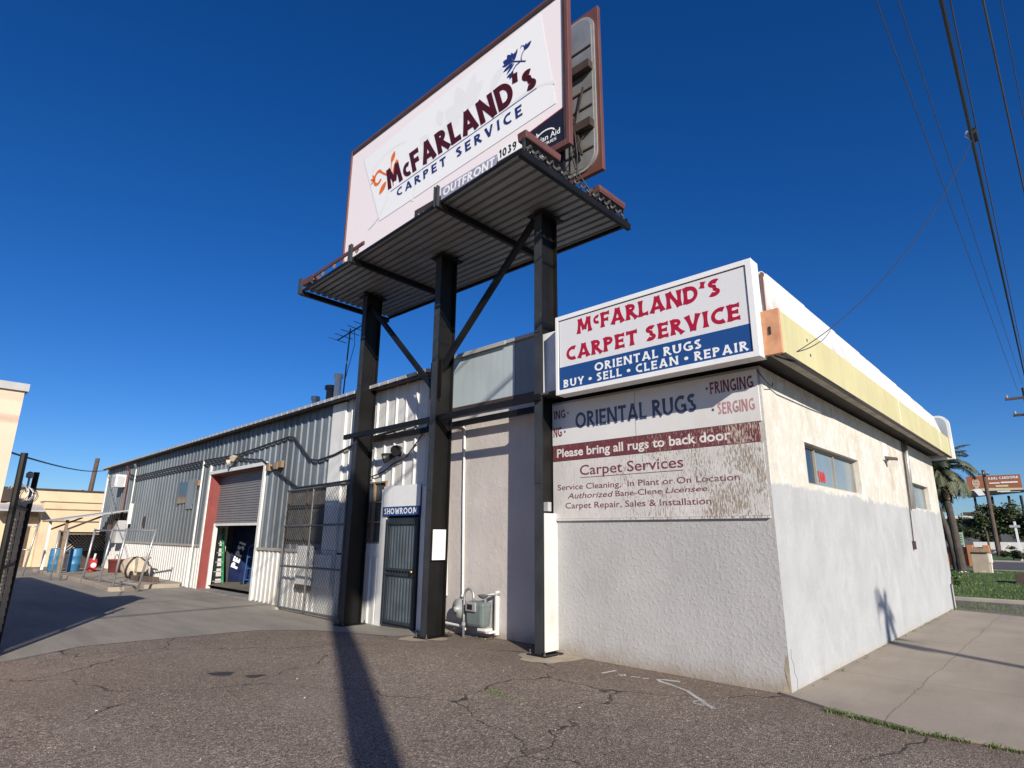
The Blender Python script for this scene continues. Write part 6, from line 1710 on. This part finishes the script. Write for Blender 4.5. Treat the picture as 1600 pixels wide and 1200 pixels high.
# ================================================================== SMALL THINGS ON THE GROUND
def blob_patch(name, cx, cy, rx, ry, mat, seed, ang=0.0, dz=.005, n=40):
    rnd = random.Random(seed); ph = [rnd.uniform(0, 6.28) for _ in range(5)]
    mb = MB(); pts = []
    for i in range(n):
        a = 2 * math.pi * i / n
        k = 1 + .16 * math.sin(2 * a + ph[0]) + .12 * math.sin(3 * a + ph[1]) + .08 * math.sin(5 * a + ph[2]) + .05 * math.sin(9 * a + ph[3])
        x = rx * k * math.cos(a); y = ry * k * math.sin(a)
        px = cx + x * math.cos(ang) - y * math.sin(ang); py = cy + x * math.sin(ang) + y * math.cos(ang)
        pts.append((px, py, grnd(px) + dz))
    c = (cx, cy, grnd(cx) + dz)
    for a, b in zip(pts, pts[1:] + pts[:1]): mb.poly([c, a, b])
    return struct(mb.build(name, mat))
blob_patch('cement_patch', -5.55, 6.62, .36, .40, 'patch', 1)
blob_patch('cement_patch', -8.12, 6.50, .42, .28, 'patch', 2)
blob_patch('oil_stain', -7.75, 3.20, .17, .10, 'oil', 5, .6)
blob_patch('oil_stain', -7.30, 3.40, .12, .07, 'oil', 6, .6)
mb = MB()
def strip(pts, w, dz=.004):
    le, ri = stroke_quads(pts, w, .4)
    n = len(mb.v)
    for a, b in zip(le, ri): mb.v.append((a[0], a[1], grnd(a[0]) + dz)); mb.v.append((b[0], b[1], grnd(b[0]) + dz))
    for i in range(len(le) - 1): mb.f.append((n + 2 * i, n + 2 * i + 1, n + 2 * i + 3, n + 2 * i + 2))
strip([(-3.62, 6.66), (-3.78, 6.62), (-3.85, 6.57), (-3.78, 6.50), (-3.66, 6.47), (-3.50, 6.40), (-3.36, 6.33), (-3.22, 6.20), (-3.10, 6.10), (-3.0, 6.0), (-2.86, 5.89)], .05)
strip([(-3.05, 6.10), (-3.12, 6.02), (-3.10, 5.93), (-2.98, 5.93)], .04, .0045)
strip([(-4.50, 6.38), (-4.46, 6.62)], .04); strip([(-4.32, 6.46), (-4.27, 6.52), (-4.22, 6.46), (-4.27, 6.42)], .03, .0045); strip([(-4.16, 6.48), (-4.06, 6.52)], .03); strip([(-4.0, 6.48), (-3.96, 6.55)], .03)
struct(mb.build('worn_paint_mark', 'mark_white'))
# pebbles and crumbs: nobody could count them
mb = MB(); rnd = random.Random(17)
for k in range(500):
    if k < 330: x = rnd.uniform(-9.5, -.8); y = rnd.uniform(1.2, 6.4)
    else: x = rnd.uniform(-7.9, -2.6); y = (6.86 if x > -5.6 else 7.15) - abs(rnd.gauss(0, .10))
    s = abs(rnd.gauss(0, .005)) + .003
    c = Vector((x, y, grnd(x) + s * .5)); r6 = [c + Vector((rnd.uniform(-1, 1), rnd.uniform(-1, 1), rnd.uniform(-.5, 1))) * s for _ in range(4)]
    n = len(mb.v); mb.v += [tuple(q) for q in r6]; mb.f += [(n, n + 1, n + 2), (n, n + 2, n + 3), (n, n + 3, n + 1), (n + 1, n + 3, n + 2)]
tag(mb.build('pebbles', 'kerb'), 'pale pebbles and crumbs scattered over the asphalt yard', 'pebbles', None, 'stuff')
# scraps of litter
random.seed(31)
for i, (x, y, z, s, lab) in enumerate(((-4.05, 33.0, .19, .32, 'largest white paper scrap on the grass in front of the tan pillar'), (-3.55, 34.6, .19, .2, 'white scrap of paper on the grass close to the tan pillar'), (-2.9, 33.8, .19, .16, 'small white scrap on the grass right of the tan pillar'), (-3.8, 5.0, 0, .022, 'tiny white crumb of litter on the open asphalt'), (-6.9, 1.75, 0, .02, 'tiny pale litter flake in the left half of the asphalt'))):
    m = MB(); n = 5
    for a in range(n):
        for b in range(n):
            p = [(x + (a + da - n / 2) * s / n, y + (b + db - n / 2) * s / n, z + .004 + s * .22 * abs(math.sin((a + da) * 1.7 + i) * math.cos((b + db) * 1.3))) for da, db in ((0, 0), (1, 0), (1, 1), (0, 1))]
            m.quad(*p)
    tag(recenter(m.build('paper_scrap', 'white'), (x, y, z)), lab, 'litter')
# brown bench-like box on the lawn at the right edge
BX = thing('rusty_planter', 'low rusty brown planter box on the lawn at the right edge', 'planter', (-1.5, 28.8, .05))
mb = MB()
mb.box(-2.02, -.9, 28.4, 28.46, .05, .42); mb.box(-2.02, -.9, 29.2, 29.26, .05, .42); mb.box(-2.02, -1.96, 28.461, 29.199, .05, .42); mb.box(-.96, -.9, 28.461, 29.199, .05, .42)
mb.build('sides', 'crate_brown', BX); MB().box(-1.95, -.97, 28.47, 29.19, .05, .33).build('soil', 'dirt', BX)
# weeds along the pavement edge and in cracks
mb = MB(); rnd = random.Random(23)
def tuft(x, y, n, h, z=None):
    for _ in range(n):
        a = rnd.uniform(0, 6.28); L = h * rnd.uniform(.5, 1.2); bx = x + rnd.gauss(0, .022); by = y + rnd.gauss(0, .022); zb = (grnd(bx) if z is None else z)
        d = Vector((math.cos(a), math.sin(a), 0)); s = Vector((-d.y, d.x, 0)) * .0028
        p0 = Vector((bx, by, zb)); p1 = p0 + d * L * .3 + Vector((0, 0, L * .6)); p2 = p0 + d * L * .75 + Vector((0, 0, L * .75))
        mb.quad(p0 - s, p0 + s, p1 + s, p1 - s); mb.poly([p1 - s, p1 + s, p2])
ed = [(-2.1, 6.63), (-1.7, 6.54), (-1.35, 6.43), (-.6, 6.46), (.6, 6.55)]
for (a, b) in zip(ed, ed[1:]):
    for k in range(40):
        t = rnd.random()
        if rnd.random() < .75: tuft(a[0] + (b[0] - a[0]) * t, a[1] + (b[1] - a[1]) * t - abs(rnd.gauss(0, .02)), 9, rnd.uniform(.02, .055))
for k in range(26):
    t = rnd.random(); tuft(-4.35 - .55 * t + rnd.gauss(0, .02), 4.75 + .1 * t + rnd.gauss(0, .02), 6, .022)
for k in range(60): tuft(-2.46 + abs(rnd.gauss(0, .02)), rnd.uniform(7.2, 18), 4, .03, .026)
for k in range(900): tuft(rnd.uniform(-4.5, 3), 17.7 + abs(rnd.gauss(0, 1.2)), 4, .09, .0)
tag(mb.build('weeds', 'weed'), 'short green weeds along the pavement edge and in the cracks', 'weeds', None, 'stuff')
mb = MB(); rnd = random.Random(29)
for k in range(26000):
    x = rnd.uniform(-7, 3); y = 20.8 + 18.5 * rnd.random() ** 1.3
    a = rnd.uniform(0, 6.28); L = rnd.uniform(.04, .10); d = Vector((math.cos(a), math.sin(a), 0)); s = Vector((-d.y, d.x, 0)) * .012
    p0 = Vector((x, y, .06)); mb.poly([p0 - s, p0 + s, p0 + d * L * .5 + Vector((0, 0, L))])
tag(mb.build('grass_blades', 'weed'), 'short green grass blades covering the lawn beyond the kerb', 'grass', None, 'stuff')
